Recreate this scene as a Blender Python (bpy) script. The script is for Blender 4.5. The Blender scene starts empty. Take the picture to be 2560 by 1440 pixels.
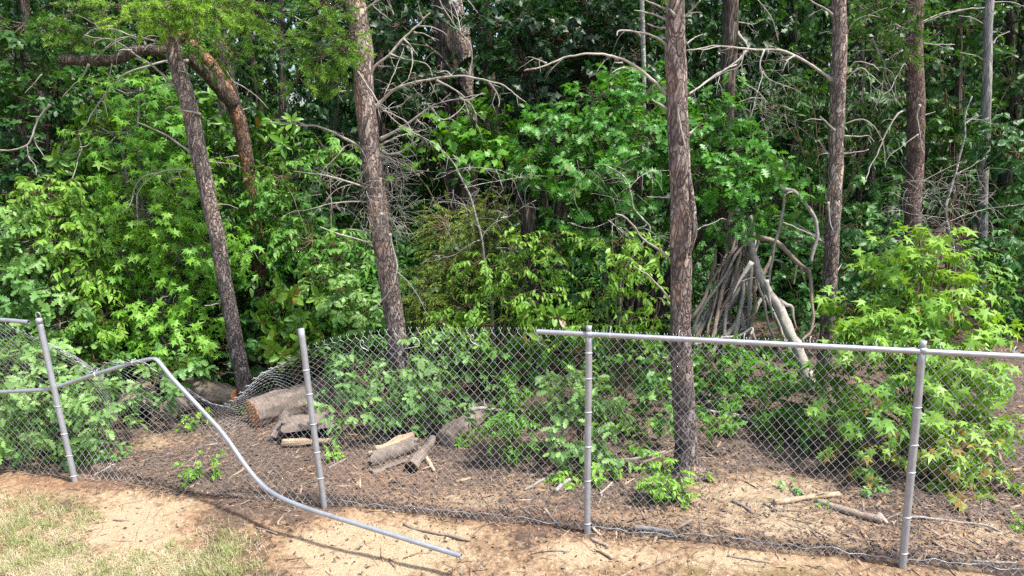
import bpy, math, random
import numpy as np
from mathutils import Vector, Matrix
R = math.radians
rng = np.random.default_rng(11)
random.seed(5)
scn = bpy.context.scene
COL = scn.collection

# ------------------------------------------------------------------ camera
F = 1707.0; PITCH = R(13.03); ROLL = R(-2.5); CH = 3.55
CAM = np.array([0.0, 0.0, CH])
_f = np.array([0, math.cos(PITCH), -math.sin(PITCH)]); _u = np.array([0, math.sin(PITCH), math.cos(PITCH)]); _x = np.array([1.0, 0, 0])
CX = math.cos(ROLL) * _x + math.sin(ROLL) * _u
CU = -math.sin(ROLL) * _x + math.cos(ROLL) * _u
cd = bpy.data.cameras.new('camera'); cam = bpy.data.objects.new('camera', cd); COL.objects.link(cam)
cd.sensor_width = 36; cd.lens = F / 2560 * 36; cd.clip_end = 500; cd.clip_start = 0.05
M = Matrix.Identity(4)
for i in range(3):
    M[i][0] = CX[i]; M[i][1] = CU[i]; M[i][2] = -_f[i]; M[i][3] = CAM[i]
cam.matrix_world = M; scn.camera = cam

# ------------------------------------------------------------------ light
SUN_EL = R(62); SUN_AZ = (0.9, -0.4)       # horizontal direction towards the sun
w = bpy.data.worlds.new('World'); scn.world = w; w.use_nodes = True
nt = w.node_tree; bg = nt.nodes['Background']; sky = nt.nodes.new('ShaderNodeTexSky')
sky.sky_type = 'NISHITA'; sky.sun_disc = False; sky.sun_elevation = SUN_EL
sky.sun_rotation = math.atan2(SUN_AZ[0], SUN_AZ[1]); sky.air_density = 1.0; sky.dust_density = 3.0
nt.links.new(sky.outputs[0], bg.inputs[0]); bg.inputs[1].default_value = 0.13
sd = bpy.data.lights.new('sun', 'SUN'); sd.energy = 3.6; sd.angle = R(3.5); sd.color = (1.0, 0.96, 0.9)
so = bpy.data.objects.new('sun', sd); COL.objects.link(so)
h = math.hypot(*SUN_AZ); dv = Vector((SUN_AZ[0] / h * math.cos(SUN_EL), SUN_AZ[1] / h * math.cos(SUN_EL), math.sin(SUN_EL)))
so.rotation_euler = dv.to_track_quat('Z', 'Y').to_euler(); so.location = (0, 0, 30)
scn.view_settings.view_transform = 'Standard'; scn.view_settings.look = 'None'
scn.view_settings.gamma = 1; scn.view_settings.exposure = 1.15; scn.view_settings.use_curve_mapping = False
scn.render.engine = 'CYCLES'
cy = scn.cycles
cy.max_bounces = 7; cy.diffuse_bounces = 4; cy.glossy_bounces = 2; cy.transmission_bounces = 5; cy.transparent_max_bounces = 6
cy.use_denoising = False; cy.caustics_reflective = False; cy.caustics_refractive = False

# ------------------------------------------------------------------ projection helpers
def ray(px, py):
    return _f + CX * ((px - 1280) / F) - CU * ((py - 720) / F)
def at(px, py, Y):
    d = ray(px, py); return CAM + d * (Y / d[1])
def gp(px, py, z=0.0):
    d = ray(px, py); return CAM + d * ((z - CH) / d[2])
def proj(P):
    P = np.atleast_2d(P) - CAM; d = P @ _f
    return np.stack([1280 + F * (P @ CX) / d, 720 - F * (P @ CU) / d], 1)
def nrm(a):
    a = np.asarray(a, float); return a / np.maximum(np.linalg.norm(a, axis=-1, keepdims=True), 1e-9)

def vnoise(p, seed=0):
    """cheap smooth value noise, p (N,3)"""
    p = np.asarray(p, float); i = np.floor(p).astype(np.int64); f = p - i; f = f * f * (3 - 2 * f)
    def hsh(a):
        n = (a[:, 0] * 73856093) ^ (a[:, 1] * 19349663) ^ (a[:, 2] * 83492791) ^ (seed * 2654435761 & 0xffffffff)
        n = (n ^ (n >> 13)) * 1274126177 & 0x7fffffff
        return (n % 10007) / 10007.0
    r = 0
    for dx in (0, 1):
        for dy in (0, 1):
            for dz in (0, 1):
                wt = (f[:, 0] if dx else 1 - f[:, 0]) * (f[:, 1] if dy else 1 - f[:, 1]) * (f[:, 2] if dz else 1 - f[:, 2])
                r = r + wt * hsh(i + np.array([dx, dy, dz]))
    return r * 2 - 1
def fbm(p, seed=0, o=3):
    return sum(vnoise(np.asarray(p) * 2 ** k, seed + k) / 2 ** k for k in range(o)) / 1.6

def gz(x, y):
    """ground height"""
    p = np.stack([np.atleast_1d(x), np.atleast_1d(y), 0 * np.atleast_1d(x)], 1).astype(float)
    return 0.035 * fbm(p * 0.9, 3) + 0.012 * fbm(p * 5, 9)

# ------------------------------------------------------------------ object helpers
def mesh_np(name, v, quads=None, tris=None, tint=None, smooth=False, mats=(), midx=None):
    me = bpy.data.meshes.new(name)
    nq = 0 if quads is None else len(quads); ntr = 0 if tris is None else len(tris)
    me.vertices.add(len(v)); me.vertices.foreach_set('co', np.asarray(v, np.float32).ravel())
    loops = []
    if nq: loops.append(np.asarray(quads).ravel())
    if ntr: loops.append(np.asarray(tris).ravel())
    lp = np.concatenate(loops).astype(np.int32)
    me.loops.add(len(lp)); me.loops.foreach_set('vertex_index', lp)
    me.polygons.add(nq + ntr)
    st = np.concatenate([np.arange(nq) * 4, nq * 4 + np.arange(ntr) * 3]).astype(np.int32)
    me.polygons.foreach_set('loop_start', st)
    if smooth: me.polygons.foreach_set('use_smooth', np.ones(nq + ntr, bool))
    for m in mats: me.materials.append(m)
    if midx is not None: me.polygons.foreach_set('material_index', np.asarray(midx, np.int32))
    if tint is not None:
        a = me.attributes.new('tint', 'FLOAT', 'POINT' if len(tint) == len(v) else 'FACE'); a.data.foreach_set('value', np.asarray(tint, np.float32))
    me.update(calc_edges=True)
    return me

class Geo:
    """collects pieces of ONE mesh"""
    def __init__(s): s.v = []; s.q = []; s.t = []; s.ti = []; s.n = 0
    def add(s, v, q=None, t=None, tint=0.5):
        v = np.asarray(v, float); s.v.append(v)
        if q is not None and len(q): s.q.append(np.asarray(q) + s.n)
        if t is not None and len(t): s.t.append(np.asarray(t) + s.n)
        s.ti.append(np.broadcast_to(tint, (len(v),))); s.n += len(v)
    def tube(s, pts, rad, ns=6, cap=True, rough=0, seed=0, freq=6.0, tint=0.5):
        v, q, t = tube(pts, rad, ns, cap, rough, seed, freq); s.add(v, q, t, tint)
    def link(s, name, mat, parent=None, origin=None, smooth=True):
        v = np.concatenate(s.v)
        q = np.concatenate(s.q) if s.q else None; t = np.concatenate(s.t) if s.t else None
        return put(name, v, q, t, mat, parent, origin, np.concatenate(s.ti), smooth)

def put(name, v, q, t, mat, parent=None, origin=None, tint=None, smooth=True):
    if parent is not None: org = np.array(parent['_o'])
    elif origin is not None: org = np.asarray(origin, float)
    else: org = np.zeros(3)
    mats = mat if isinstance(mat, (list, tuple)) else [mat]
    me = mesh_np(name, np.asarray(v) - org, q, t, tint, smooth, mats)
    o = bpy.data.objects.new(name, me); COL.objects.link(o)
    if parent is not None: o.parent = parent
    else: o.location = org
    o['_o'] = [float(a) for a in org]
    return o
def thing(name, origin, label, cat, group=None):
    o = bpy.data.objects.new(name, None); COL.objects.link(o); o.location = [float(a) for a in origin]
    o['_o'] = [float(a) for a in origin]; o.empty_display_size = 0.2
    return tag(o, label, cat, group)
def tag(o, label, cat, group=None, kind=None):
    if label: o['label'] = label
    if cat: o['category'] = cat
    if group: o['group'] = group
    if kind: o['kind'] = kind
    return o

def smooth_path(pts, rad, k=5):
    pts = np.asarray(pts, float); rad = np.broadcast_to(rad, (len(pts),)) if np.ndim(rad) == 0 or len(rad) == len(pts) else np.interp(np.linspace(0, 1, len(pts)), np.linspace(0, 1, len(rad)), rad)
    if len(pts) < 3 or k < 2:
        n = max(2, k + 1); tt = np.linspace(0, 1, n) * (len(pts) - 1)
        return np.stack([np.interp(tt, np.arange(len(pts)), pts[:, c]) for c in range(3)], 1), np.interp(tt, np.arange(len(pts)), rad)
    P = np.vstack([2 * pts[0] - pts[1], pts, 2 * pts[-1] - pts[-2]]); out = []; ro = []
    for i in range(1, len(P) - 2):
        for j in range(k):
            t = j / k; a, b, c, d = P[i - 1], P[i], P[i + 1], P[i + 2]
            out.append(0.5 * (2 * b + (c - a) * t + (2 * a - 5 * b + 4 * c - d) * t * t + (3 * b - a - 3 * c + d) * t ** 3))
            ro.append(rad[i - 1] * (1 - t) + rad[i] * t)
    out.append(pts[-1]); ro.append(rad[-1])
    return np.array(out), np.array(ro)

def frames(pts):
    T = np.gradient(pts, axis=0); T = nrm(T)
    a = np.array([0, 0, 1.0]) if abs(T[0][2]) < 0.8 else np.array([0, 1.0, 0])
    N = np.zeros_like(T); n = nrm(np.cross(T[0], a))
    for i in range(len(T)):
        n = n - T[i] * (n @ T[i]); n = nrm(n); N[i] = n
    return T, N, np.cross(T, N)
def tube(pts, rad, ns=6, cap=True, rough=0, seed=0, freq=6.0):
    pts = np.asarray(pts, float); n = len(pts); rad = np.broadcast_to(rad, (n,)).astype(float)
    T, N, B = frames(pts); an = np.arange(ns) * 2 * math.pi / ns
    dirs = np.cos(an)[None, :, None] * N[:, None, :] + np.sin(an)[None, :, None] * B[:, None, :]
    v = pts[:, None, :] + dirs * rad[:, None, None]
    if rough:
        nn = fbm(v.reshape(-1, 3) * np.array([freq, freq, freq * 0.45]) + seed * 7.3, seed).reshape(n, ns)
        v = v + dirs * (nn * rough * rad[:, None])[..., None]
    v = v.reshape(-1, 3)
    i = np.arange(n - 1)[:, None] * ns; j = np.arange(ns)[None, :]; j2 = (j + 1) % ns
    q = np.stack([i + j, i + j2, i + ns + j2, i + ns + j], -1).reshape(-1, 4); t = None
    if cap:
        v = np.vstack([v, pts[0], pts[-1]]); k = n * ns; jj = np.arange(ns)
        t = np.vstack([np.stack([np.full(ns, k), (jj + 1) % ns, jj], 1), np.stack([np.full(ns, k + 1), (n - 1) * ns + jj, (n - 1) * ns + (jj + 1) % ns], 1)])
    return v, q, t

# ------------------------------------------------------------------ materials
def newmat(name):
    m = bpy.data.materials.new(name); m.use_nodes = True; n = m.node_tree; b = n.nodes['Principled BSDF']
    return m, n, b
def L(n, a, b): n.links.new(a, b)
def ramp(n, fac, stops):
    r = n.nodes.new('ShaderNodeValToRGB'); e = r.color_ramp.elements
    while len(e) < len(stops): e.new(0.5)
    for k, (p, c) in enumerate(stops): e[k].position = p; e[k].color = (*c, 1)
    L(n, fac, r.inputs[0]); return r.outputs[0]
def noise(n, scale, detail=4, rough=0.6, vec=None, dist=0):
    t = n.nodes.new('ShaderNodeTexNoise'); t.inputs['Scale'].default_value = scale; t.inputs['Detail'].default_value = detail
    t.inputs['Roughness'].default_value = rough; t.inputs['Distortion'].default_value = dist
    if vec is not None: L(n, vec, t.inputs['Vector'])
    return t.outputs['Fac']
def coords(n, sc=(1, 1, 1)):
    tc = n.nodes.new('ShaderNodeTexCoord'); mp = n.nodes.new('ShaderNodeMapping'); mp.inputs['Scale'].default_value = sc
    L(n, tc.outputs['Object'], mp.inputs[0]); return mp.outputs[0]
def mixc(n, fac, a, b, mode='MIX'):
    m = n.nodes.new('ShaderNodeMix'); m.data_type = 'RGBA'; m.blend_type = mode
    for s, val in ((m.inputs[0], fac), (m.inputs[6], a), (m.inputs[7], b)):
        if hasattr(val, 'is_output'): L(n, val, s)
        elif isinstance(val, tuple): s.default_value = (*val, 1)
        else: s.default_value = val
    return m.outputs[2]
def bump(n, b, hgt, strength=0.5, dist=0.02):
    bp = n.nodes.new('ShaderNodeBump'); bp.inputs['Strength'].default_value = strength; bp.inputs['Distance'].default_value = dist
    L(n, hgt, bp.inputs['Height']); L(n, bp.outputs[0], b.inputs['Normal'])
def math_(n, op, a, b=0.0, clamp=False):
    m = n.nodes.new('ShaderNodeMath'); m.operation = op; m.use_clamp = clamp
    for s, val in ((m.inputs[0], a), (m.inputs[1], b)):
        if hasattr(val, 'is_output'): L(n, val, s)
        else: s.default_value = val
    return m.outputs[0]
def attr(n, name):
    a = n.nodes.new('ShaderNodeAttribute'); a.attribute_name = name; return a

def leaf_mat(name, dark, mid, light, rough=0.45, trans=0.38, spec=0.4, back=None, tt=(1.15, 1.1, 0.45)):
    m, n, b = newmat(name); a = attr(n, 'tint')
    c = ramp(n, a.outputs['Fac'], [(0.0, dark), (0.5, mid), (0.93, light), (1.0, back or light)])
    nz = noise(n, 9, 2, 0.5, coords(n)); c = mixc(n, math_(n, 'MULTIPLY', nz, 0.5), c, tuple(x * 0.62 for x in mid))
    L(n, c, b.inputs['Base Color']); b.inputs['Roughness'].default_value = rough; b.inputs['Specular IOR Level'].default_value = spec
    t = n.nodes.new('ShaderNodeBsdfTranslucent')
    tc = mixc(n, 1.0, c, tt, 'MULTIPLY'); L(n, tc, t.inputs[0])
    mx = n.nodes.new('ShaderNodeMixShader'); mx.inputs[0].default_value = trans
    L(n, b.outputs[0], mx.inputs[1]); L(n, t.outputs[0], mx.inputs[2]); L(n, mx.outputs[0], n.nodes['Material Output'].inputs[0])
    return m
def bark_mat(name, dark, mid, light, sc=14, zs=0.3, bstr=0.9, patch=None, pscale=3.0, pth=0.55):
    m, n, b = newmat(name); v = coords(n, (1, 1, zs))
    vo = n.nodes.new('ShaderNodeTexVoronoi'); vo.inputs['Scale'].default_value = sc; vo.feature = 'F1'
    nd = noise(n, 7, 3, 0.6, v)
    vm = n.nodes.new('ShaderNodeVectorMath'); vm.operation = 'ADD'; L(n, v, vm.inputs[0])
    cb = n.nodes.new('ShaderNodeCombineXYZ'); L(n, math_(n, 'MULTIPLY', nd, 0.25), cb.inputs[0]); L(n, math_(n, 'MULTIPLY', nd, 0.2), cb.inputs[2]); L(n, cb.outputs[0], vm.inputs[1])
    L(n, vm.outputs[0], vo.inputs['Vector'])
    vd = n.nodes.new('ShaderNodeTexVoronoi'); vd.inputs['Scale'].default_value = sc; vd.feature = 'DISTANCE_TO_EDGE'; L(n, vm.outputs[0], vd.inputs['Vector'])
    crack = math_(n, 'MULTIPLY', vd.outputs['Distance'], 5.0, True)
    nf = noise(n, 60, 5, 0.7, v); cell = n.nodes.new('ShaderNodeSeparateColor'); L(n, vo.outputs['Color'], cell.inputs[0])
    fac = math_(n, 'ADD', math_(n, 'MULTIPLY', cell.outputs[0], 0.5), math_(n, 'MULTIPLY', nf, 0.6))
    c = ramp(n, fac, [(0.15, dark), (0.5, mid), (0.9, light)])
    if patch:
        pn = noise(n, pscale, 4, 0.65, coords(n, (1, 1, 0.6))); pf = ramp(n, pn, [(pth - 0.05, (0, 0, 0)), (pth + 0.05, (1, 1, 1))])
        c = mixc(n, math_(n, 'MULTIPLY', pf, math_(n, 'ADD', math_(n, 'MULTIPLY', cell.outputs[1], 0.7), 0.2)), c, patch)
    c = mixc(n, math_(n, 'MULTIPLY', math_(n, 'SUBTRACT', 1.0, crack), math_(n, 'MULTIPLY', nd, 1.1)), c, tuple(x * 0.6 for x in dark))
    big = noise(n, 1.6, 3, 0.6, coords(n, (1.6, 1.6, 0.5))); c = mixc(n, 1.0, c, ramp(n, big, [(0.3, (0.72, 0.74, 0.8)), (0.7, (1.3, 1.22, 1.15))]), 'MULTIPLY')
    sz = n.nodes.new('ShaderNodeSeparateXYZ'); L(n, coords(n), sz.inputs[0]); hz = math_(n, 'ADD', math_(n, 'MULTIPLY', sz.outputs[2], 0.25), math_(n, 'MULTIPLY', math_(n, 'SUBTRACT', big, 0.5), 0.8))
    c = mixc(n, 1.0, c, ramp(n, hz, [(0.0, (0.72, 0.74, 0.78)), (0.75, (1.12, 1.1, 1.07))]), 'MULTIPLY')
    L(n, c, b.inputs['Base Color']); b.inputs['Roughness'].default_value = 0.9; b.inputs['Specular IOR Level'].default_value = 0.15
    hgt = math_(n, 'ADD', crack, math_(n, 'MULTIPLY', nf, 0.7)); bump(n, b, hgt, bstr, 0.02)
    return m
def wood_mat(name, dark, light, sc=(30, 30, 3), b_=0.5):
    m, n, b = newmat(name); v = coords(n); a = noise(n, 14, 6, 0.7, v, 0.6); a2 = noise(n, 2.3, 2, 0.5, v)
    c = ramp(n, math_(n, 'ADD', math_(n, 'MULTIPLY', a, 0.7), math_(n, 'MULTIPLY', a2, 0.35)), [(0.3, dark), (0.7, light)])
    tv = attr(n, 'tint'); c = mixc(n, 1.0, c, ramp(n, tv.outputs['Fac'], [(0, (0.6, 0.6, 0.6)), (1, (1.35, 1.3, 1.25))]), 'MULTIPLY')
    L(n, c, b.inputs['Base Color']); b.inputs['Roughness'].default_value = 0.85; b.inputs['Specular IOR Level'].default_value = 0.2
    bump(n, b, noise(n, 80, 4, 0.7, v), b_, 0.01); return m

MB = dict(
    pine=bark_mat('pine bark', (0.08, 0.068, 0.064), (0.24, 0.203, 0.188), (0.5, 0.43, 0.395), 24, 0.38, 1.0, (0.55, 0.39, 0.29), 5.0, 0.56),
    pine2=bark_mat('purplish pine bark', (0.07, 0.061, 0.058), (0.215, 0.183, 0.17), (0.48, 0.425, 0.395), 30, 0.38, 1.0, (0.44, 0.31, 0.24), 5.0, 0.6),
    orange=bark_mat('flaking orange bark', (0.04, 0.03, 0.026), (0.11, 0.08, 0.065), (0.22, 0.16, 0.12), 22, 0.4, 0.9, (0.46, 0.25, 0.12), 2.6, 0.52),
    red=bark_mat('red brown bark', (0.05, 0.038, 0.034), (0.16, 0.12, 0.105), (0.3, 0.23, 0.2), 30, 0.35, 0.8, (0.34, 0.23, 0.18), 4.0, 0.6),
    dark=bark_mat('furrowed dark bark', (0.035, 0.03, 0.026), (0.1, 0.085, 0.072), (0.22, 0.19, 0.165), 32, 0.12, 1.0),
    grey=bark_mat('grey smooth bark', (0.12, 0.12, 0.115), (0.25, 0.255, 0.25), (0.4, 0.41, 0.4), 25, 0.15, 0.5),
    log=None,
    lichen=bark_mat('lichen speckled bark', (0.08, 0.08, 0.07), (0.3, 0.31, 0.28), (0.62, 0.64, 0.6), 26, 1.0, 0.4),
)
DEAD = wood_mat('weathered dead wood', (0.15, 0.138, 0.126), (0.46, 0.435, 0.405))
MB['log'] = wood_mat('furrowed log bark', (0.085, 0.07, 0.06), (0.33, 0.275, 0.235), b_=1.0)
STICK = wood_mat('old stick wood', (0.13, 0.1, 0.08), (0.38, 0.315, 0.26))
TAN = wood_mat('split tan wood', (0.2, 0.13, 0.085), (0.56, 0.44, 0.31))
BLACKW = wood_mat('near-black wood', (0.01, 0.006, 0.004), (0.06, 0.035, 0.025))  # near-black brown for log hollows and one branch end
TWIG = wood_mat('green brown twig', (0.08, 0.06, 0.03), (0.22, 0.17, 0.11))
def cut_mat():
    m, n, b = newmat('orange cut end'); v = coords(n); a = noise(n, 9, 5, 0.7, v, 1.5)
    c = ramp(n, a, [(0.3, (0.2, 0.07, 0.03)), (0.5, (0.5, 0.2, 0.07)), (0.72, (0.72, 0.46, 0.24))])
    L(n, c, b.inputs['Base Color']); b.inputs['Roughness'].default_value = 0.8; bump(n, b, noise(n, 40, 4, 0.7, v), 0.5, 0.01); return m
CUT = cut_mat()
def metal_mat(name, col, metallic, rough):
    m, n, b = newmat(name); v = coords(n); a = noise(n, 12, 5, 0.7, v)
    c = ramp(n, a, [(0.3, tuple(x * 0.78 for x in col)), (0.7, tuple(min(1, x * 1.1) for x in col))])
    L(n, c, b.inputs['Base Color']); b.inputs['Metallic'].default_value = metallic
    L(n, math_(n, 'ADD', math_(n, 'MULTIPLY', noise(n, 5, 4, 0.7, v), 0.25), rough - 0.1), b.inputs['Roughness']); return m
GALV = metal_mat('galvanised steel', (0.4, 0.425, 0.46), 0.4, 0.42)
PIPE = metal_mat('bright galvanised pipe', (0.42, 0.44, 0.47), 0.55, 0.4)
WIRE = metal_mat('galvanised wire', (0.6, 0.61, 0.64), 0.2, 0.5)
TIE = metal_mat('aluminium tie', (0.85, 0.85, 0.86), 0.3, 0.35)

LM = dict(
    gum=leaf_mat('sweetgum leaves', (0.07, 0.22, 0.03), (0.17, 0.43, 0.05), (0.32, 0.6, 0.08), trans=0.45),
    gumr=leaf_mat('young sweetgum leaves', (0.055, 0.17, 0.025), (0.17, 0.39, 0.045), (0.34, 0.56, 0.09), back=(0.46, 0.25, 0.09)),
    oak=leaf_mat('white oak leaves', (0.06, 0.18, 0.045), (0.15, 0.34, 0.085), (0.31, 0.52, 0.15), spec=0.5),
    oakd=leaf_mat('shaded oak leaves', (0.025, 0.09, 0.025), (0.06, 0.19, 0.045), (0.13, 0.33, 0.08), spec=0.5),  # oak greens darkened, shade carried by the leaf colour
    redoak=leaf_mat('red oak leaves', (0.03, 0.12, 0.018), (0.07, 0.25, 0.03), (0.15, 0.4, 0.055), spec=0.5, back=(0.28, 0.42, 0.14)),
    lime=leaf_mat('yellow green leaves', (0.05, 0.16, 0.022), (0.15, 0.345, 0.04), (0.28, 0.5, 0.065), tt=(1.1, 1.1, 0.55)),
    cherry=leaf_mat('cherry leaves', (0.04, 0.14, 0.022), (0.11, 0.3, 0.04), (0.24, 0.46, 0.08), tt=(1.1, 1.1, 0.55)),
    mag=leaf_mat('magnolia leaves', (0.03, 0.11, 0.012), (0.1, 0.25, 0.022), (0.22, 0.4, 0.05), rough=0.4, trans=0.15, spec=0.45, back=(0.3, 0.14, 0.04)),
    maple=leaf_mat('maple leaves', (0.04, 0.15, 0.015), (0.11, 0.32, 0.03), (0.18, 0.42, 0.045)),
    cedar=leaf_mat('cedar foliage', (0.06, 0.11, 0.015), (0.16, 0.25, 0.028), (0.28, 0.38, 0.045), trans=0.3),
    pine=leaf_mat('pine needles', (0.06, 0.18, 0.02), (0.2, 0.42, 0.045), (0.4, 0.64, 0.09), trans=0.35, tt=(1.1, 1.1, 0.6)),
    pined=leaf_mat('shaded pine needles', (0.035, 0.11, 0.015), (0.12, 0.28, 0.035), (0.27, 0.47, 0.06), trans=0.35, tt=(1.1, 1.1, 0.6)),  # darker copy of the needle greens, shade put into the tint
    far=leaf_mat('forest leaves', (0.006, 0.025, 0.008), (0.016, 0.062, 0.016), (0.046, 0.14, 0.03), spec=0.5, back=(0.12, 0.28, 0.08)),  # shade of the wood's interior put into these dark greens
    farl=leaf_mat('light forest leaves', (0.014, 0.052, 0.012), (0.038, 0.125, 0.024), (0.1, 0.24, 0.045), back=(0.22, 0.42, 0.1)),  # same interior shade, put in less deeply
    weed=leaf_mat('seedling leaves', (0.06, 0.2, 0.02), (0.17, 0.42, 0.035), (0.32, 0.58, 0.08)),
)

# ------------------------------------------------------------------ ground
def blob_px(u, v, L_):
    """sum of soft pixel-space ellipses, evaluated for ground points"""
    r = np.zeros(len(u))
    for (x, y, rx, ry, a) in L_:
        r += a * np.exp(-(((u - x) / rx) ** 2 + ((v - y) / ry) ** 2))
    return r
def grid_axis(lo, hi, fine_lo, fine_hi, st):
    a = list(np.arange(fine_lo, fine_hi, st)); s = st; x = a[-1]
    while x < hi: s *= 1.35; x += s; a.append(min(x, hi))
    s = st; x = a[0]; b = []
    while x > lo: s *= 1.35; x -= s; b.append(max(x, lo))
    return np.array(b[::-1] + a)
def make_ground():
    xs = grid_axis(-150, 150, -7.5, 7.5, 0.035); ys = grid_axis(-40, 300, 3.4, 12, 0.035)
    X, Y = np.meshgrid(xs, ys); x = X.ravel(); y = Y.ravel(); z = gz(x, y)
    far = np.clip((np.hypot(x, y - 8) - 12) / 10, 0, 1); p3 = np.stack([x, y, 0 * x], 1)
    z = z * (1 - far) + far * 0.15 * fbm(p3 * 0.15, 5)
    near = (1 - far); z += near * 0.008 * fbm(p3 * 14, 21)
    v = np.stack([x, y, z], 1); nx, ny = len(xs), len(ys)
    i = np.arange(ny - 1)[:, None] * nx + np.arange(nx - 1)[None, :]
    q = np.stack([i, i + 1, i + nx + 1, i + nx], -1).reshape(-1, 4)
    ok = y > 1.5; uv = np.zeros((len(x), 2)); uv[ok] = proj(v[ok]); uv[~ok] = (0, 9999)
    U, V = uv[:, 0], uv[:, 1]
    line = np.interp(U, [-400, 0, 190, 430, 700, 810, 1470, 2255, 2560, 3200], [1130, 1175, 1195, 1225, 1275, 1262, 1335, 1405, 1425, 1470])
    jit = 26 * fbm(p3 * 2.2, 31)
    front = np.clip((V - line + jit - 2) / 26, 0, 1)
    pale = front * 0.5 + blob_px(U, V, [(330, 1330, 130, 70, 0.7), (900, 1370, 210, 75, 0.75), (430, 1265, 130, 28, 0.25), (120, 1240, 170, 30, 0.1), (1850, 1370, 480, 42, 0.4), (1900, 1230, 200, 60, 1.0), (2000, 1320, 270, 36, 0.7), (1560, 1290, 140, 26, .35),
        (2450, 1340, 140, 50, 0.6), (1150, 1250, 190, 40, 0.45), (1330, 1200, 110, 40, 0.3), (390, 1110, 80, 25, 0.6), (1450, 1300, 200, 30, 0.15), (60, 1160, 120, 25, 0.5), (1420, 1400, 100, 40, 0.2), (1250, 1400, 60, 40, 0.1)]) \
        - blob_px(U, V, [(1980, 1120, 300, 60, .6), (560, 1350, 120, 50, 0.5), (700, 1290, 160, 35, 0.45), (190, 1265, 80, 22, 0.35), (640, 1420, 110, 60, 0.4), (1300, 1370, 60, 40, 0.35), (560, 1260, 60, 30, 0.2), (2560, 1440, 90, 40, 0.2)])  # brown soil, with tree shade at right and lower left worked into its colour
    rust = blob_px(U, V, [(150, 1205, 190, 22, 0.8), (950, 1190, 160, 45, 0.5), (1350, 1300, 160, 26, 0.75), (900, 1290, 160, 18, 0.3), (500, 1330, 160, 70, 0.25), (1700, 1270, 60, 26, 0.35), (600, 1400, 100, 50, 0.3), (2150, 1400, 200, 20, 0.3)])
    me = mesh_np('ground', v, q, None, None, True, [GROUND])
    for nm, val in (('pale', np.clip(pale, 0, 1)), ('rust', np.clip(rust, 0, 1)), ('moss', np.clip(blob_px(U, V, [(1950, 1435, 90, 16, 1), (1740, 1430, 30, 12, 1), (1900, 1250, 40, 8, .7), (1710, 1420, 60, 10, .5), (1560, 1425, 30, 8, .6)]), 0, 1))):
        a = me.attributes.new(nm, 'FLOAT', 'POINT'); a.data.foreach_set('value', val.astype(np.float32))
    o = bpy.data.objects.new('ground', me); COL.objects.link(o); o['kind'] = 'structure'
    return o
def ground_mat():
    m, n, b = newmat('soil and litter'); v = coords(n)
    n1 = noise(n, 2.2, 8, 0.68, v, 0.3); n2 = noise(n, 17, 7, 0.72, v, 0.4); n3 = noise(n, 75, 4, 0.75, v)
    mixn = math_(n, 'ADD', math_(n, 'MULTIPLY', n1, 0.5), math_(n, 'MULTIPLY', n2, 0.5))
    litter = ramp(n, n2, [(0.28, (0.035, 0.026, 0.022)), (0.45, (0.095, 0.07, 0.057)), (0.6, (0.19, 0.142, 0.115)), (0.75, (0.4, 0.31, 0.25))])
    sand = ramp(n, n3, [(0.34, (0.24, 0.165, 0.1)), (0.48, (0.47, 0.36, 0.23)), (0.7, (0.66, 0.56, 0.4))])
    mid = ramp(n, n2, [(0.3, (0.15, 0.095, 0.062)), (0.65, (0.4, 0.27, 0.165))])
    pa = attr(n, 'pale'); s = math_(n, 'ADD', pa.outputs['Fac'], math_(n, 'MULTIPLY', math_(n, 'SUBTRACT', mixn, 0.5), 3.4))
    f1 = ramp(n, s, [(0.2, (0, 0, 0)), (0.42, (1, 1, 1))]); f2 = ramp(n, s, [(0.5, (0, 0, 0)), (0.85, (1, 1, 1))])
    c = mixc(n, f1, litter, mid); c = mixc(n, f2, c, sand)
    ru = attr(n, 'rust'); c = mixc(n, math_(n, 'MULTIPLY', ru.outputs['Fac'], math_(n, 'MULTIPLY', n2, 1.3, True)), c, (0.4, 0.22, 0.12))
    mo = attr(n, 'moss'); c = mixc(n, math_(n, 'MULTIPLY', mo.outputs['Fac'], n2, True), c, (0.12, 0.11, 0.02))
    c = mixc(n, math_(n, 'MULTIPLY', n3, 0.35), c, (0.1, 0.065, 0.04))
    L(n, c, b.inputs['Base Color']); b.inputs['Roughness'].default_value = 0.95; b.inputs['Specular IOR Level'].default_value = 0.1
    hh = math_(n, 'ADD', n2, math_(n, 'MULTIPLY', n3, 0.6)); bump(n, b, hh, 0.7, 0.03); return m
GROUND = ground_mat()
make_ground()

# ------------------------------------------------------------------ fence
FB = np.array([[-4.888, 6.855], [-1.99, 6.175], [0.602, 5.474], [3.055, 4.843]])
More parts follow.
